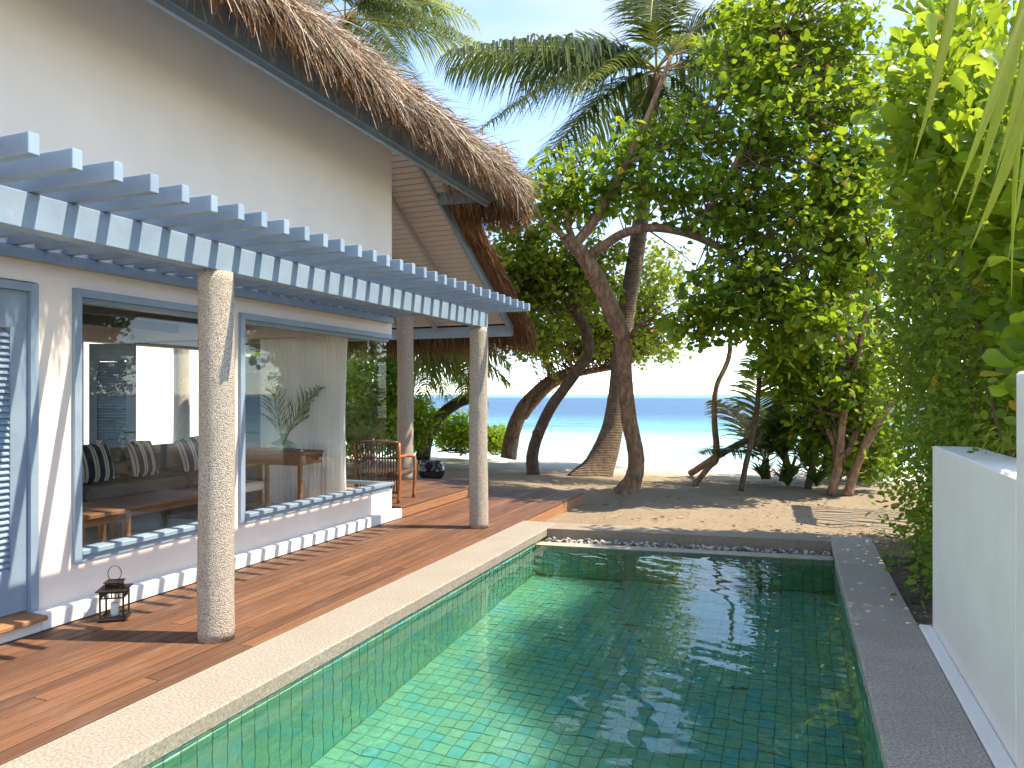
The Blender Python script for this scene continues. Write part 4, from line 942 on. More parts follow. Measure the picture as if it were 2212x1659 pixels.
# ---- palms
def frond_mesh(C, d, L, droop, nl=62, ll=0.75, hang=0.45, mat=None, twist=0.0, width=0.016, V=0.35):
    """one pinnate frond: rachis from C along d, arching down; leaflets either side. returns (rachis MB, V, F)"""
    C = Vector(C); d = Vector(d).normalized(); m = 16; pts = []
    for i in range(m+1):
        t = i/m; p = C + d*(L*t) + Vector((0, 0, -droop*L*t*t)); pts.append(p)
    rb = MB().tube(pts, [0.026*(1-0.85*i/m)*L/4+0.003 for i in range(m+1)], 6, False)
    arr = np.array([tuple(p) for p in pts]); vs, fs = [], []; b = 0
    for k in range(nl):
        t = 0.12+0.88*(k+random.random()*.5)/nl; x = t*m; i = min(int(x), m-1); f = x-i
        p = arr[i]*(1-f)+arr[i+1]*f; tg = arr[i+1]-arr[i]; tg = tg/np.linalg.norm(tg)
        sd = np.cross(tg, (0, 0, 1.0)); sn = np.linalg.norm(sd); sd = sd/sn if sn > 1e-3 else np.array(RT); nu = np.cross(sd, tg)
        le = ll*L/4*(0.45+1.1*math.sin(PI*min(1, t*0.9+0.08))**.8)*(1-0.45*t)*random.uniform(.85, 1.1)
        for s in (-1, 1):
            a = 0.62-0.35*t+random.uniform(-.08, .08)
            dr = sd*s*math.cos(a)+tg*math.sin(a)+nu*(V+random.uniform(-.12, .12)); dr /= np.linalg.norm(dr)
            hg = hang*random.uniform(.7, 1.35); q = [p]
            for j in (1, 2, 3):
                u = j/3; q.append(p+dr*le*u*(1-0.18*hg*u)+np.array((0, 0, -hg*le*u*u)))
            w0 = np.cross(dr, nu); w0 = w0/np.linalg.norm(w0); wd = width*L/4*random.uniform(.8, 1.2)*(1-.35*t)
            for j, ww in ((0, .55), (1, 1.0), (2, .8), (3, .08)): vs.append(q[j]-w0*wd*ww); vs.append(q[j]+w0*wd*ww)
            for j in range(3): fs.append((b+2*j, b+2*j+1, b+2*j+3, b+2*j+2))
            b += 8
    return rb, np.array(vs), np.array(fs)
def add_frond(root, C, d, L, droop, mat, **kw):
    rb, V, F = frond_mesh(C, d, L, droop, **kw)
    o = under(link('frond', np_mesh('frond', V, F), mat), root)
    r = rb.build('rachis', M['rachis']); r.parent = o; return o
def idir(left, toward, up): return RT*(-left) - FW*toward + UP*up
# coconut palm on the beach edge
pA = empty('coconut_palm', 'tall coconut palm with a flared ringed trunk standing in the sand mid view', 'palm', 'coconut palms', loc=at(1293, 1026, 15.6))
paths_under('trunk', [(P3((1268, 1052, 15.6), (1296, 1004, 15.6), (1322, 930, 15.6), (1334, 850, 15.6), (1342, 760, 15.6), (1354, 670, 15.6), (1372, 560, 15.6), (1388, 440, 15.6), (1400, 300, 15.6), (1415, 165, 15.6)), [.50, .33, .235, .20, .19, .185, .18, .17, .155, .15])], M['palmbark'], pA, n=20, steps=8, wob=.03)
K = at(1418, 150, 15.6)
for (l, tw, u, L, dr, mt, hg) in ((1.0, .10, .32, 4.7, .36, 'frond', .7), (.95, .55, .06, 5.0, .22, 'frond', .8), (.78, .55, -.10, 4.6, .40, 'frond', .55), (.62, .4, -.35, 4.3, .42, 'frond', .55), (.75, -.3, .72, 4.2, .62, 'frond', .6),
      (.62, .80, .10, 3.3, .60, 'frondY', .45), (-.35, .8, .25, 3.8, .80, 'frondY', .5), (-.75, .45, .0, 3.8, .5, 'frond', .7), (-.9, -.2, .4, 4.2, .5, 'frond', .7),  # first frond here coloured yellowish to look golden in the sun
      (-.3, -.9, .4, 4.2, .5, 'frond', .6), (.5, -.8, .1, 4.0, .5, 'frond', .7), (.15, .6, .95, 4.0, .85, 'frond', .5), (-.5, .5, -.5, 3.6, .4, 'frond', .8), (.35, .2, -.75, 3.4, .25, 'frond', .7), (-.6, .1, .9, 4.0, .7, 'frond', .6), (-.25, .35, -.9, 3.6, .1, 'frond', .5)):
    add_frond(pA, K, idir(l, tw, u), L, dr, M[mt], hang=hg, nl=110, ll=1.0, width=.024)
# palm behind the villa roof
pB = empty('coconut_palm', 'coconut palm crown showing above the thatched roof at the top left', 'palm', 'coconut palms', loc=(-11.5, 19.5, -0.3))
K = at(745, 40, 22.0); pB.location = (K.x, K.y+.6, -0.3)
under(MB().tube(spline([(K.x, K.y+.6, -.3), (K.x, K.y+.3, 4.5), tuple(K)], 8), [.2]*17, 12).build('trunk', M['palmbark']), pB)
for (l, tw, u, L, dr, mt) in ((-.9, .15, .45, 4.6, .55, 'frondY'), (-.8, .4, .05, 4.6, .45, 'frond'), (-.85, -.1, .9, 4.6, .7, 'frond'), (-1, .1, -.1, 5.2, .22, 'frondY'), (.5, .4, .6, 4.4, .6, 'frond'), (-.2, .8, .6, 4.4, .7, 'frond'), (-.3, -.8, .7, 4.4, .6, 'frond'), (.9, 0, .3, 4.4, .6, 'frond'), (-.6, .6, -.5, 4.2, .3, 'frond'), (-.55, .75, .25, 4.4, .6, 'frond')):
    add_frond(pB, K, idir(l, tw, u), L, dr, M[mt], hang=.6, nl=90, ll=1.05, width=.024)
# leaning palm past the porch
pC = empty('leaning_palm', 'low leaning palm with a dark curved trunk behind the far pergola column', 'palm', 'coconut palms', loc=at(918, 992, 19.0))
paths_under('trunk', [(P3((912, 994, 19.0), (922, 950, 19.0), (945, 905, 18.9), (985, 872, 18.8), (1022, 852, 18.7), (1040, 800, 18.6), (1036, 700, 18.5)), [.20, .17, .155, .15, .15, .14, .13])], M['barkdark'], pC)
K = at(1034, 690, 18.5)
for (l, tw, u, L, dr, mt) in ((1.0, .15, .25, 2.9, .75, 'frondY'), (.75, .4, .0, 2.9, .75, 'frondY'), (-.8, .25, .1, 2.1, .85, 'frondY'), (.3, .6, .1, 2.6, .9, 'frondY'), (-.45, -.5, .4, 2.6, .8, 'frondY'), (.7, -.5, .5, 2.8, .7, 'frond'), (1.0, -.2, -.35, 2.6, .55, 'frondY'), (.15, .5, -.8, 1.9, .2, 'frondY')):
    add_frond(pC, K, idir(l, tw, u), L, dr, M[mt], hang=.8, nl=80, ll=1.35, width=.050)
K2 = at(838, 700, 17.2)
for (l, tw, u, L, dr) in ((-1.0, .1, .02, 2.9, .50), (-.85, .2, -.25, 2.5, .45), (-.6, .4, -.3, 2.0, .5), (-.9, -.3, .25, 3.2, .55)):
    add_frond(pC, K2, idir(l, tw, u), L, dr, M['frondY'], hang=.85, nl=76, ll=1.3, width=.045)
# young palm among the stems at the right of the beach view
pD = empty('young_palm', 'young palm with wide open fronds in front of the sea', 'palm', loc=at(1655, 1032, 14.2))
K = at(1655, 1000, 14.2); paths_under('trunk', [(P3((1655, 1034, 14.2), (1653, 1010, 14.2), (1655, 990, 14.2)), [.10, .08, .06])], M['barkdark'], pD)
for (l, tw, u, L, dr) in ((.12, .05, 1.0, 2.5, .10), (.5, .1, .95, 2.3, .35), (-.25, .2, 1.0, 2.3, .2), (.85, .2, .55, 1.7, .4), (-.8, .1, .6, 1.7, .4), (.3, .5, .6, 1.6, .5), (-.3, -.3, .9, 2.0, .4)):
    add_frond(pD, K, idir(l, tw, u), L, dr, M['frond'], hang=.25, nl=46, ll=1.5, V=.1, width=.05)
# palm right of the pool, outside the picture but for its frond tips
pE = empty('coconut_palm', 'coconut palm overhead whose pale frond tips hang in at the top right corner', 'palm', 'coconut palms', loc=(2.3, 0.9, -.1))
under(MB().tube(spline([(2.3, .9, -.1), (2.2, 1.1, 1.6), (1.95, 1.3, 3.2)], 8), [.2, .19, .18, .17, .165, .16, .155, .15, .15, .15, .15, .14, .14, .13, .13, .12, .12], 14).build('trunk', M['palmbark']), pE)
def blade(root, a, b, w, bend):
    """a single broad leaflet hanging from a to b"""
    a, b = Vector(a), Vector(b); vs = []; fs = []; m = 10; ax = (b-a).normalized(); sd = ax.cross(FW).normalized(); nn = sd.cross(ax)
    for i in range(m+1):
        t = i/m; c = a.lerp(b, t)+sd*(bend*math.sin(PI*t)); ww = w*(0.75+0.35*math.sin(PI*min(1, t*1.2)))*(1-t**3) + .0006
        vs += [c-sd*ww+nn*ww*.35, c-nn*ww*.25, c+sd*ww+nn*ww*.35]
    for i in range(m): fs += [(3*i, 3*i+1, 3*i+4, 3*i+3), (3*i+1, 3*i+2, 3*i+5, 3*i+4)]
    return under(MB().add(vs, fs).build('leaflet', M['frondtip'], smooth=True), root)
for xa, ya, xb, yb, dp, w, bd in ((2085, -120, 1972, 350, 1.9, .013, .01), (2230, -60, 2085, 470, 1.8, .015, .012), (2260, 60, 2095, 540, 1.9, .014, .018), (2215, 20, 2058, 440, 1.75, .011, .004), (2290, 40, 2120, 500, 2.0, .013, .012), (2225, 120, 2185, 640, 1.9, .007, -.012), (2250, -40, 2150, 380, 1.85, .012, .01), (2235, 200, 2178, 560, 2.0, .006, .004)):
    blade(pE, at(xa, ya, dp), at(xb, yb, dp-.15), w, bd)
Kp = at(2330, -150, 1.95)
under(MB().tube([at(2800, -700, 2.3), at(2560, -420, 2.1), Kp, at(2150, -135, 1.9), at(2020, -125, 1.9)], [.022, .02, .015, .010, .006], 7).build('rachis', M['rachis']), pE)
Kc = Vector((1.95, 1.3, 3.25))
for (dx, dy, u, L, dr) in ((.9, .3, .5, 2.6, .5), (.6, -.7, .6, 2.6, .5), (.95, -.2, .2, 2.6, .5), (.3, -.9, .4, 2.4, .5)):
    add_frond(pE, Kc, (dx, dy, u), L, dr, M['frondY'], hang=.5, nl=50, ll=1.1)

# ---- hedge of sea lettuce and sea-grape style leaves on the right
hedge = empty('hedge', 'tall dense green hedge beside the white garden wall', 'hedge', loc=(1.6, 7.5, -0.05))
def hedge_front(y, z):
    """x of the leafy face"""
    return 1.12 + 0.10*np.sin(1.7*y+.4) + 0.12*np.sin(1.3*z+y) + 0.05*np.maximum(0, 2-z)*0 + 0.22*smooth(8.5, 11.5, y) - 0.10*smooth(2.0, 4.0, z)*(1-smooth(6, 9, y))
N = 5600; y = rng.uniform(4.2, 9.1, N); z = rng.uniform(-.05, 6.2, N)
keep = ~((y < 5.9) & (z < 1.25)) & (z < 3.3+.45*(y-4.2)+.35*np.sin(2.1*y)); y, z = y[keep], z[keep]; N = len(y)
x = hedge_front(y, z) + np.abs(rng.normal(0, .35, N)) - np.where(rng.random(N) < .12, np.abs(rng.normal(0, .16, N)), 0)
kp = vnoise(y*1.0, z*1.0, 2.6, 9) > .30; x, y, z = x[kp], y[kp], z[kp]; N = len(x); C = np.stack([x, y, z], 1)
low = C[(z < 2.3+.9*np.sin(y*1.1)) & (z > -.05)]
C_hi = C[z >= 2.3+.9*np.sin(y*1.1)]
P, D, Nn, S = cluster_leaves(np.concatenate([low, low+rng.normal(0, .15, low.shape)]), 9, .26, .066, up=.45, droop=.2, flat=.9); Nn[:, 0] -= .5
under(leaf_mesh('small_leaves', P, D, Nn, S, 'oval', M['leafH'], None), hedge)
P, D, Nn, S = cluster_leaves(C_hi, 9, .22, .135, up=.5, droop=.05, flat=.9); D[:, 2] += .35; Nn[:, 0] -= .4; Nn[:, 1] -= .2
under(leaf_mesh('broad_leaves', P, D, Nn, S, 'spoon', M['leafS'], None), hedge)
st = MB()
for k in range(46):
    y0_ = random.uniform(5.2, 8.9); x0_ = random.uniform(1.5, 2.1); z0_ = 0 if y0_ > 5.8 else 1.2
    p = [(x0_, y0_, z0_-.1)]; 
    for i in range(6): p.append((p[-1][0]+random.uniform(-.22, .14), p[-1][1]+random.uniform(-.25, .25), p[-1][2]+random.uniform(.35, .7)))
    st.tube(spline(p, 3), np.linspace(.03, .006, 19), 5, False)
under(tag(st.build('stems', M['twig']), kind='stuff'), hedge)
# backing greenery so the hedge is dense
N = 420; y = rng.uniform(4.6, 9.0, N); z = rng.uniform(0, 5.4, N); keep = ~((y < 5.9) & (z < 1.3)) & (z < 2.9+.45*(y-4.2)); y, z = y[keep], z[keep]; x = rng.uniform(1.6, 2.5, len(y))
P, D, Nn, S = cluster_leaves(np.stack([x, y, z], 1), 9, .45, .16, up=.5); under(leaf_mesh('inner_leaves', P, D, Nn, S, 'oval', M['leafH'], None), hedge)

# ---- rosettes of strap leaves
def strap_clump(mb, c, n, L, w, lean=.55, droop=.55):
    c = Vector(c)
    for k in range(n):
        a = random.uniform(0, 2*PI); e = random.uniform(.5, 1.35)*lean; d = Vector((math.cos(a)*e, math.sin(a)*e, 1)).normalized(); l = L*random.uniform(.6, 1.1); sd = d.cross(UP)
        sd = sd.normalized() if sd.length > 1e-3 else RT.copy(); vs = []; m = 6
        for i in range(m+1):
            t = i/m; p = c+d*(l*t)+Vector((0, 0, -droop*l*t*t*random.uniform(.9, 1.1)))+Vector((d.x, d.y, 0))*(l*.3*t*t); ww = w*(1-t**2.5)*(.6+.8*t*(1-t)*2)+.001
            vs += [p-sd*ww, p+sd*ww]
        mb.add(vs, [(2*i, 2*i+1, 2*i+3, 2*i+2) for i in range(m)])
    return mb
for (x, y, dp, h, n, lab) in ((1690, 985, 13.8, 1.3, 34, 'tall screw pine with drooping strap leaves just right of the young palm'), (1745, 1000, 13.2, 1.2, 34, 'screw pine clump with a dark stem under the round-leaved branches'), (1780, 960, 14.5, 1.5, 30, 'screw pine deep in the shade behind the thin reddish stems')):
    b = at(x, y+55, dp); r = empty('screw_pine', lab, 'plant', 'screw pines at the edge of the sand', loc=b)
    top = at(x, y-40, dp); under(MB().tube([b, (b+top)/2+RT*.08, top], [.07, .06, .05], 10).build('stem', M['barkdark']), r)
    mb = MB(); strap_clump(mb, top, n*2, h, .032); strap_clump(mb, (b+top)/2, n, h*.9, .03); strap_clump(mb, b+Vector((.15, 0, .05)), n, h*.8, .03); strap_clump(mb, b+Vector((-.35, .2, .0)), n, h*.7, .028); under(mb.build('leaves', M['strap']), r)
# dark shrubbery behind, closing the view to the right
sh = empty('shade_shrub', 'dark leafy thicket behind the screw pines at the right', 'shrub', loc=at(1800, 1010, 15.5))
CS = blob_points([((1760, 860, 15.5), (110, 120), 1.0, .5), ((1860, 880, 15.0), (90, 150), 1.0, .8), ((1820, 700, 15.0), (120, 120), 1.0, .6), ((1900, 700, 13.5), (60, 200), .8, .5), ((1850, 1000, 14.8), (90, 45), .6, .4), ((1900, 300, 13.5), (70, 220), .8, .35)], 170)
under(leaf_mesh('foliage', *cluster_leaves(CS, 11, .42, .13), 'oval', M['leafH'], None), sh)
CSs = P3((1790, 1030, 15.3), (1840, 1030, 15.0), (1880, 1030, 15.0)); 
for p in CSs: under(MB().tube(spline([p, p+Vector((.1, .1, 1.5)), p+Vector((-.1, .2, 3.2)), p+Vector((.2, .2, 6.5))], 4), np.linspace(.12, .05, 13), 8).build('stem', M['barkdark']), sh)

# ---- bright sea lettuce bushes on the left past the porch
def bush(label, blobs, dens, base, size=.13, mat='leafS', group='sea lettuce bushes by the beach'):
    r = empty('sea_lettuce_bush', label, 'bush', group, loc=base); Cb = blob_points(blobs, dens)
    P, D, Nn, S = cluster_leaves(Cb, 10, .2, size, up=.6, droop=-.35); under(leaf_mesh('foliage', P, D, Nn, S, 'spoon', M[mat], None), r)
    mb = MB()
    for k in range(26):
        q = Cb[random.randrange(len(Cb))]; b = Vector(base)+Vector((random.uniform(-.5, .5), random.uniform(-.3, .3), 0)); mb.tube([b, (b+Vector(q))/2+Vector((0, 0, -.1)), Vector(q)], [.02, .014, .006], 4, False)
    under(tag(mb.build('stems', M['twig']), kind='stuff'), r); return r
bush('bright green bush with upright glossy leaves, right beside the porch column', [((895, 910, 18.5), (50, 55), .8, 1), ((870, 950, 18.3), (50, 35), .7, .6)], 190, at(890, 985, 18.5))
bush('bright green bush on the beach between the porch and the far pergola column', [((980, 930, 20.0), (70, 45), .8, 1), ((1010, 945, 20.0), (50, 30), .7, .6)], 190, at(985, 975, 20.0))
bush('small yellow-green bush at the water edge right of the far pergola column', [((1066, 950, 20.5), (24, 28), .5, .7)], 200, at(1066, 975, 20.5))
# dense garden behind the corner glazing
bush('dark garden thicket seen through the corner glass', [((800, 880, 16.5), (80, 130), 1.2, 1), ((700, 850, 17.5), (120, 150), 1.2, 1), ((840, 820, 16.5), (40, 90), .8, .5)], 260, at(780, 1000, 16.5), .16, 'leafH', 'garden thickets')
bush('leafy garden corner behind the white curtain', [((560, 850, 16.5), (80, 150), 1.0, 1)], 240, at(560, 1000, 16.5), .16, 'leafS', 'garden thickets')
mb = MB(); strap_clump(mb, at(790, 960, 13.0), 26, 1.1, .035, .9); r = empty('spider_lily', 'pale broad-leaved lily behind the corner glass', 'plant', loc=at(790, 980, 13.0)); under(mb.build('leaves', M['frondY']), r)
# small plants in the soil beside the garden wall
for (x, y, lab) in ((1.02, 7.55, 'small dark strap-leaved plant in the soil by the pool corner'), (1.28, 6.9, 'low leafy seedling in the soil against the garden wall')):
    r = empty('small_plant', lab, 'plant', 'seedlings in the soil bed', loc=(x, y, -.03)); mb = MB(); strap_clump(mb, (x, y, -.03), 11, .5, .014, .8, .7); strap_clump(mb, (x+.2, y-.2, -.03), 7, .4, .018, .6, .5); under(mb.build('leaves', M['strap']), r)

# ================================================================== FURNITURE AND SMALL THINGS
def rbox(name, a, b, mat, parent, r=.03): return MB().bbox(a, b, r).build(name, mat, parent)
# sofa behind the first window
so = empty('sofa', 'long taupe sofa behind the first window', 'sofa', loc=(-7.7, 7.2, .12))
for nm, a, b, r in (('base', (-.5, -1.7, .02), (.42, 1.7, .20), .02), ('backrest', (-.52, -1.7, .201), (-.28, 1.7, .74), .06), ('armrest', (-.279, 1.46, .201), (.42, 1.7, .50), .05), ('armrest', (-.279, -1.7, .201), (.42, -1.46, .50), .05)):
    rbox(nm, a, b, M['fabric'], so, r)
for k in range(2): rbox('seat_cushion', (-.27, -1.45+k*1.455, .205), (.44, -.003+k*1.455, .38), M['fabric'], so, .05)
for k in range(2): rbox('back_cushion', (-.275, -1.44+k*1.455, .385), (-.08, -.01+k*1.455, .72), M['fabric'], so, .07)
def pillow(loc, rot, label):
    n = 9; v = []; f = []
    for s in (1, -1):
        b = len(v)
        for i in range(n):
            for j in range(n):
                u = i/(n-1)*2-1; w = j/(n-1)*2-1; e = max(0, (1-u*u)*(1-w*w))**.45
                v.append((s*.085*e, u*.23*(1-.06*w*w), w*.23*(1-.06*u*u)))
        for i in range(n-1):
            for j in range(n-1):
                q = (b+i*n+j, b+(i+1)*n+j, b+(i+1)*n+j+1, b+i*n+j+1); f.append(q if s > 0 else q[::-1])
    o = MB().add(v, f).build('striped_pillow', M['stripes'], smooth=True); o.location = loc; o.rotation_euler = rot
    return tag(o, label, 'pillow', 'striped pillows on the sofa')
pillow((-7.62, 6.78, .745), (0, -.30, .12), 'navy and white striped pillow in the middle of the sofa')
pillow((-7.62, 7.62, .745), (.15, -.30, -.25), 'navy and white striped pillow at the sofa end behind the near column')
pillow((-7.62, 6.12, .745), (0, -.30, 0), 'navy and white striped pillow cut off by the left window frame')
def table(name, label, c, sx, sy, z0, z1, leg, mat, top=.035, apron=.07, cat='table'):
    t = empty(name, label, cat, loc=(c[0], c[1], z0)); h = z1-z0
    rbox('table_top', (-sx, -sy, h-top), (sx, sy, h), mat, t, .005)
    rbox('apron', (-sx+leg, -sy+.01, h-top-apron), (sx-leg, sy-.01, h-top-.001), mat, t, .003)
    for i in (-1, 1):
        for j in (-1, 1): rbox('leg', (i*(sx-.002)-(leg if i > 0 else 0), j*(sy-.002)-(leg if j > 0 else 0), 0), (i*(sx-.002)+(0 if i > 0 else leg), j*(sy-.002)+(0 if j > 0 else leg), h-top-.001), mat, t, .003)
    return t
table('side_table', 'small orange-brown wooden side table just inside the first window', (-5.42, 4.32), .17, .24, .121, .58, .05, M['teak'])
table('coffee_table', 'low dark coffee table in front of the sofa', (-6.45, 5.75), .35, .65, .121, .44, .05, M['teak'])
table('writing_desk', 'brown wooden writing desk with the vase on it inside the second window', (-5.92, 7.28), .52, .26, .121, .86, .045, M['teak'], apron=.12, cat='desk')
ch = empty('wooden_armchair', 'wooden armchair with pale seat pulled up to the desk', 'chair', loc=(-6.08, 6.72, .121))
for i in (-1, 1):
    rbox('leg', (i*.26-.02, -.26, 0), (i*.26+.02, -.22, .62), M['teak'], ch, .004); rbox('leg', (i*.26-.02, .20, 0), (i*.26+.02, .24, .60), M['teak'], ch, .004)
    rbox('armrest', (i*.26-.03, -.28, .601), (i*.26+.03, .20, .635), M['teak'], ch, .006)
rbox('seat', (-.238, -.26, .30), (.238, .24, .40), M['cream'], ch, .02); rbox('backrest', (-.238, -.26, .52), (.238, -.225, .82), M['fabric'], ch, .01)
# vase with palm leaves
va = empty('glass_vase', 'low clear glass vase standing on the desk', 'vase', loc=(-5.80, 7.2, .861))
MB().lathe([(.05, 0), (.13, .02), (.17, .06), (.13, .10), (.06, .13), (.035, .17), (.05, .21), (.045, .21), (.030, .17), (.055, .128), (.125, .097), (.16, .06), (.12, .024), (.0, .02)], n=28).build('bowl', M['vaseglass'], va)
lf = empty('palm_leaf', 'green palm leaf standing in the glass vase', 'palm leaf', loc=(-5.80, 7.2, .9))
V0 = Vector((-5.80, 7.2, .93))
for (dx, dz, L, dr, n_) in ((-.16, 1.0, .92, .12, 30), (.42, .95, 1.15, .30, 38)):
    rb, V, F = frond_mesh(V0, RT*dx+UP*dz, L, dr, nl=n_, ll=2.3, hang=.12, V=.0, width=.030); fo = under(link('blade', np_mesh('blade', V, F), M['strap']), lf); rb.build('rachis', M['rachis']).parent = fo
# curtains
def curtain(xa, xb, y, z0, z1, label, amp=.035, waves=11, pinch=0.0):
    n = 130; m = 14; v = []; f = []
    for j in range(m+1):
        t = j/m; z = z1+(z0-z1)*t; cx = (xa+xb)/2; k = 1-pinch*math.sin(PI*t*.9)
        for i in range(n+1):
            s = i/n; x = cx+((xa+(xb-xa)*s)-cx)*k; v.append((x, y+amp*math.sin(2*PI*waves*s+.5*math.sin(5*s))*(.6+.4*t), z))
    for j in range(m):
        for i in range(n): f.append((j*(n+1)+i, j*(n+1)+i+1, (j+1)*(n+1)+i+1, (j+1)*(n+1)+i))
    o = MB().add(v, f).build('curtain', M['curtain'], smooth=True); return tag(o, label, 'curtain', 'sheer curtains')
curtain(-6.48, -5.62, 7.60, .14, 2.27, 'wide sheer white curtain behind the desk and vase', waves=13)
curtain(-5.66, -5.06, 7.50, .14, 2.27, 'gathered white curtain at the corner glass, in front of the garden', .05, 9, .12)
# rattan chair on the porch
rc = empty('rattan_chair', 'orange cane armchair with dark woven back on the porch', 'chair', loc=(-5.08, 8.40, .14), rz=.15)
for (x, y, z1) in ((.30, -.28, .78), (-.30, -.28, .78), (.30, .28, .56), (-.30, .28, .56)):
    MB().tube(spline([(x*.95, y, 0), (x*1.02, y, .3), (x, y*1.03, z1)], 5), .022, 9).build('leg', M['rattan'], rc)
MB().tube(spline([(-.30, -.29, .78), (0, -.32, .80), (.30, -.29, .78)], 5), .022, 9).build('top_rail', M['rattandark'], rc)
for i in (-1, 1): MB().tube(spline([(i*.30, -.28, .60), (i*.32, 0, .60), (i*.30, .28, .56)], 5), .022, 9).build('armrest', M['rattan'], rc)
MB().bbox((-.28, -.27, .33), (.28, .28, .40), .02).build('seat', M['rattandark'], rc)
for k in range(15): MB().tube([(-.27+k*.0385, -.285, .12), (-.27+k*.0385, -.295, .45), (-.27+k*.0385, -.305, .77)], .010, 6).build('cane', M['rattandark'], rc)
for z in (.14, .36, .58): MB().tube([(-.28, -.285, z), (.28, -.285, z)], .014, 7).build('cross_rail', M['rattandark'], rc)
# lantern
la = empty('lantern', 'dark metal candle lantern with ring handle on the deck', 'lantern', loc=(-4.37, 3.66, .0015), rz=.62)
rbox('base', (-.088, -.088, .006), (.088, .088, .020), M['iron'], la, .003)
for i in (-1, 1):
    for j in (-1, 1):
        rbox('foot', (i*.07-.008, j*.07-.008, 0), (i*.07+.008, j*.07+.008, .0059), M['iron'], la, .001)
        rbox('post', (i*.072-.0055, j*.072-.0055, .0201), (i*.072+.0055, j*.072+.0055, .2049), M['iron'], la, .001)
g_ = MB()
for s in (-1, 1):
    for z in (.158, .200):
        g_.box((-.066, s*.072-.004, z-.004), (.066, s*.072+.004, z+.004)); g_.box((s*.072-.004, -.066, z-.004), (s*.072+.004, .066, z+.004))
    for k in range(1, 6):
        q = -.066+k*.022; g_.box((q-.003, s*.072-.003, .163), (q+.003, s*.072+.003, .195)); g_.box((s*.072-.003, q-.003, .163), (s*.072+.003, q+.003, .195))
    g_.box((-.066, s*.072-.004, .024), (.066, s*.072+.004, .034)); g_.box((s*.072-.004, -.066, .024), (s*.072+.004, .066, .034))
g_.build('gallery', M['iron'], la)
rbox('roof', (-.098, -.098, .205), (.098, .098, .213), M['iron'], la, .003)
c_ = MB()
for s in (-1, 1):
    for z in (.2185, .250):
        c_.box((-.040, s*.042-.004, z-.004), (.040, s*.042+.004, z+.004)); c_.box((s*.046-.004, -.047, z-.004), (s*.046+.004, .047, z+.004))
    for k in range(5):
        q = -.036+k*.018; c_.box((q-.003, s*.042-.003, .2226), (q+.003, s*.042+.003, .2459)); c_.box((s*.046-.003, q-.003, .2226), (s*.046+.003, q+.003, .2459))
c_.build('chimney', M['iron'], la)
rbox('cap', (-.058, -.056, .2545), (.058, .056, .261), M['iron'], la, .002)
MB().tube([(.040*math.cos(a)*1.05, 0, .312+.052*math.sin(a)) for a in np.linspace(-PI*.36, PI*1.36, 22)], .0028, 6).build('handle', M['iron'], la)
for s in (-1, 1):
    MB().box((-.066, s*.0725-.001, .0345), (.066, s*.0725+.001, .1535)).build('pane', M['glass'], la)
cn = MB().lathe([(.0, .001), (.024, .001), (.025, .01), (.025, .088), (.022, .092), (.004, .089), (.003, .1), (0, .1)], n=18).build('candle', M['wax']); cn.location = (-4.37, 3.66, .0215); tag(cn, 'short white pillar candle inside the lantern', 'candle')
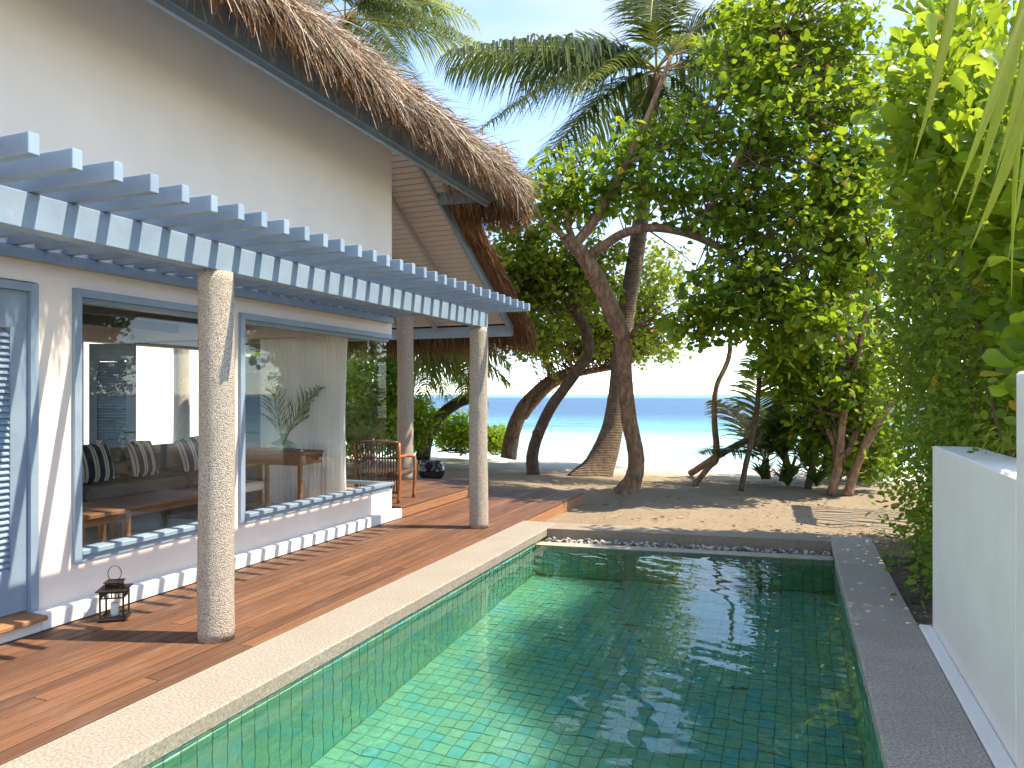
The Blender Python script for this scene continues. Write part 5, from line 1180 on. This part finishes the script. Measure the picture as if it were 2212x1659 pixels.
# black pot, its garden spotlight
po = at(932, 1034, 14.6); pt_ = MB().lathe([(.17, 0), (.20, .01), (.262, .10), (.268, .20), (.24, .31), (.205, .345), (.215, .365), (.195, .365), (.18, .33), (.0, .30)], n=32).build('glazed_pot', M['black']); pt_.location = (po.x, po.y, -.17)
tag(pt_, 'round glossy black pot on the sand past the porch', 'pot')
sp_ = empty('garden_spotlight', 'small black spotlight at the foot of the leaning palm trunk', 'spotlight', loc=at(905, 1000, 18.6))
MB().tube([(0, 0, -.05), (0, 0, .12)], .02, 8).build('spike', M['iron'], sp_); MB().tube([(-.02, -.05, .10), (.03, .06, .30)], [.08, .10], 12).build('lamp_head', M['black'], sp_); MB().tube([(.2, .05, .10), (.14, .10, .24)], [.06, .08], 12).build('lamp_head', M['black'], sp_)
# slatted canopy over the side path behind the hedge (its shadow falls on the sand)
sg = empty('side_gate_canopy', 'slatted timber canopy behind the hedge whose striped shadow lies on the sand', 'canopy', loc=(2.2, 11, -.1))
under(MB().bbox((1.44, 9.95, 2.36), (1.66, 12.3, 2.44), .004).build('beam', M['blue']), sg)
under(MB().bbox((3.6, 9.95, 2.36), (3.7, 12.3, 2.44), .004).build('beam', M['blue']), sg)
slm = MB().bbox((0, -.028, 0), (2.1, .028, .06), .003).mesh('slat')
for k in range(13): o = link('slat', slm, M['blue']); o.location = (1.6, 10.02+k*.185, 2.441); under(o, sg)
for x, y in ((3.65, 10.0), (3.65, 12.25)): under(MB().bbox((x-.05, y-.05, -.2), (x+.05, y+.05, 2.359), .004).build('post', M['blue']), sg)
# fallen leaves on the sand and soil
cc = rng.integers(0, 9, 150); N = 400; cx_ = rng.uniform(-2.4, 1.0, 9); cy_ = rng.uniform(9.2, 13.5, 9)
x = np.concatenate([cx_[cc]+rng.normal(0, .35, 150), rng.uniform(.85, 2.2, 190), rng.uniform(-6, 2, 60)]); y = np.concatenate([np.maximum(cy_[cc]+rng.normal(0, .4, 150), 8.95), rng.uniform(5.6, 9.5, 190), rng.uniform(11.5, 15.5, 60)])
z = ground_z(x, y)+.02+.02*((x > .8) & (y < 8)); D = rng.normal(size=(N, 3)); D[:, 2] *= .15; Nn = rng.normal(0, .3, (N, 3)); Nn[:, 2] += 1
M['dryleaf'] = m_leaf('dry_leaf', [(0.0, (0.09, 0.05, 0.03)), (0.5, (0.24, 0.15, 0.08)), (1.0, (0.42, 0.30, 0.17))], 0.1, (0.4, 0.3, 0.1), rough=.7)
fl_ = leaf_mesh('fallen_leaves', np.stack([x, y, z], 1), D, Nn, rng.uniform(.025, .075, N), 'oval', M['dryleaf'], None); tag(fl_, 'dry brown fallen leaves scattered on sand and soil', 'leaf litter')
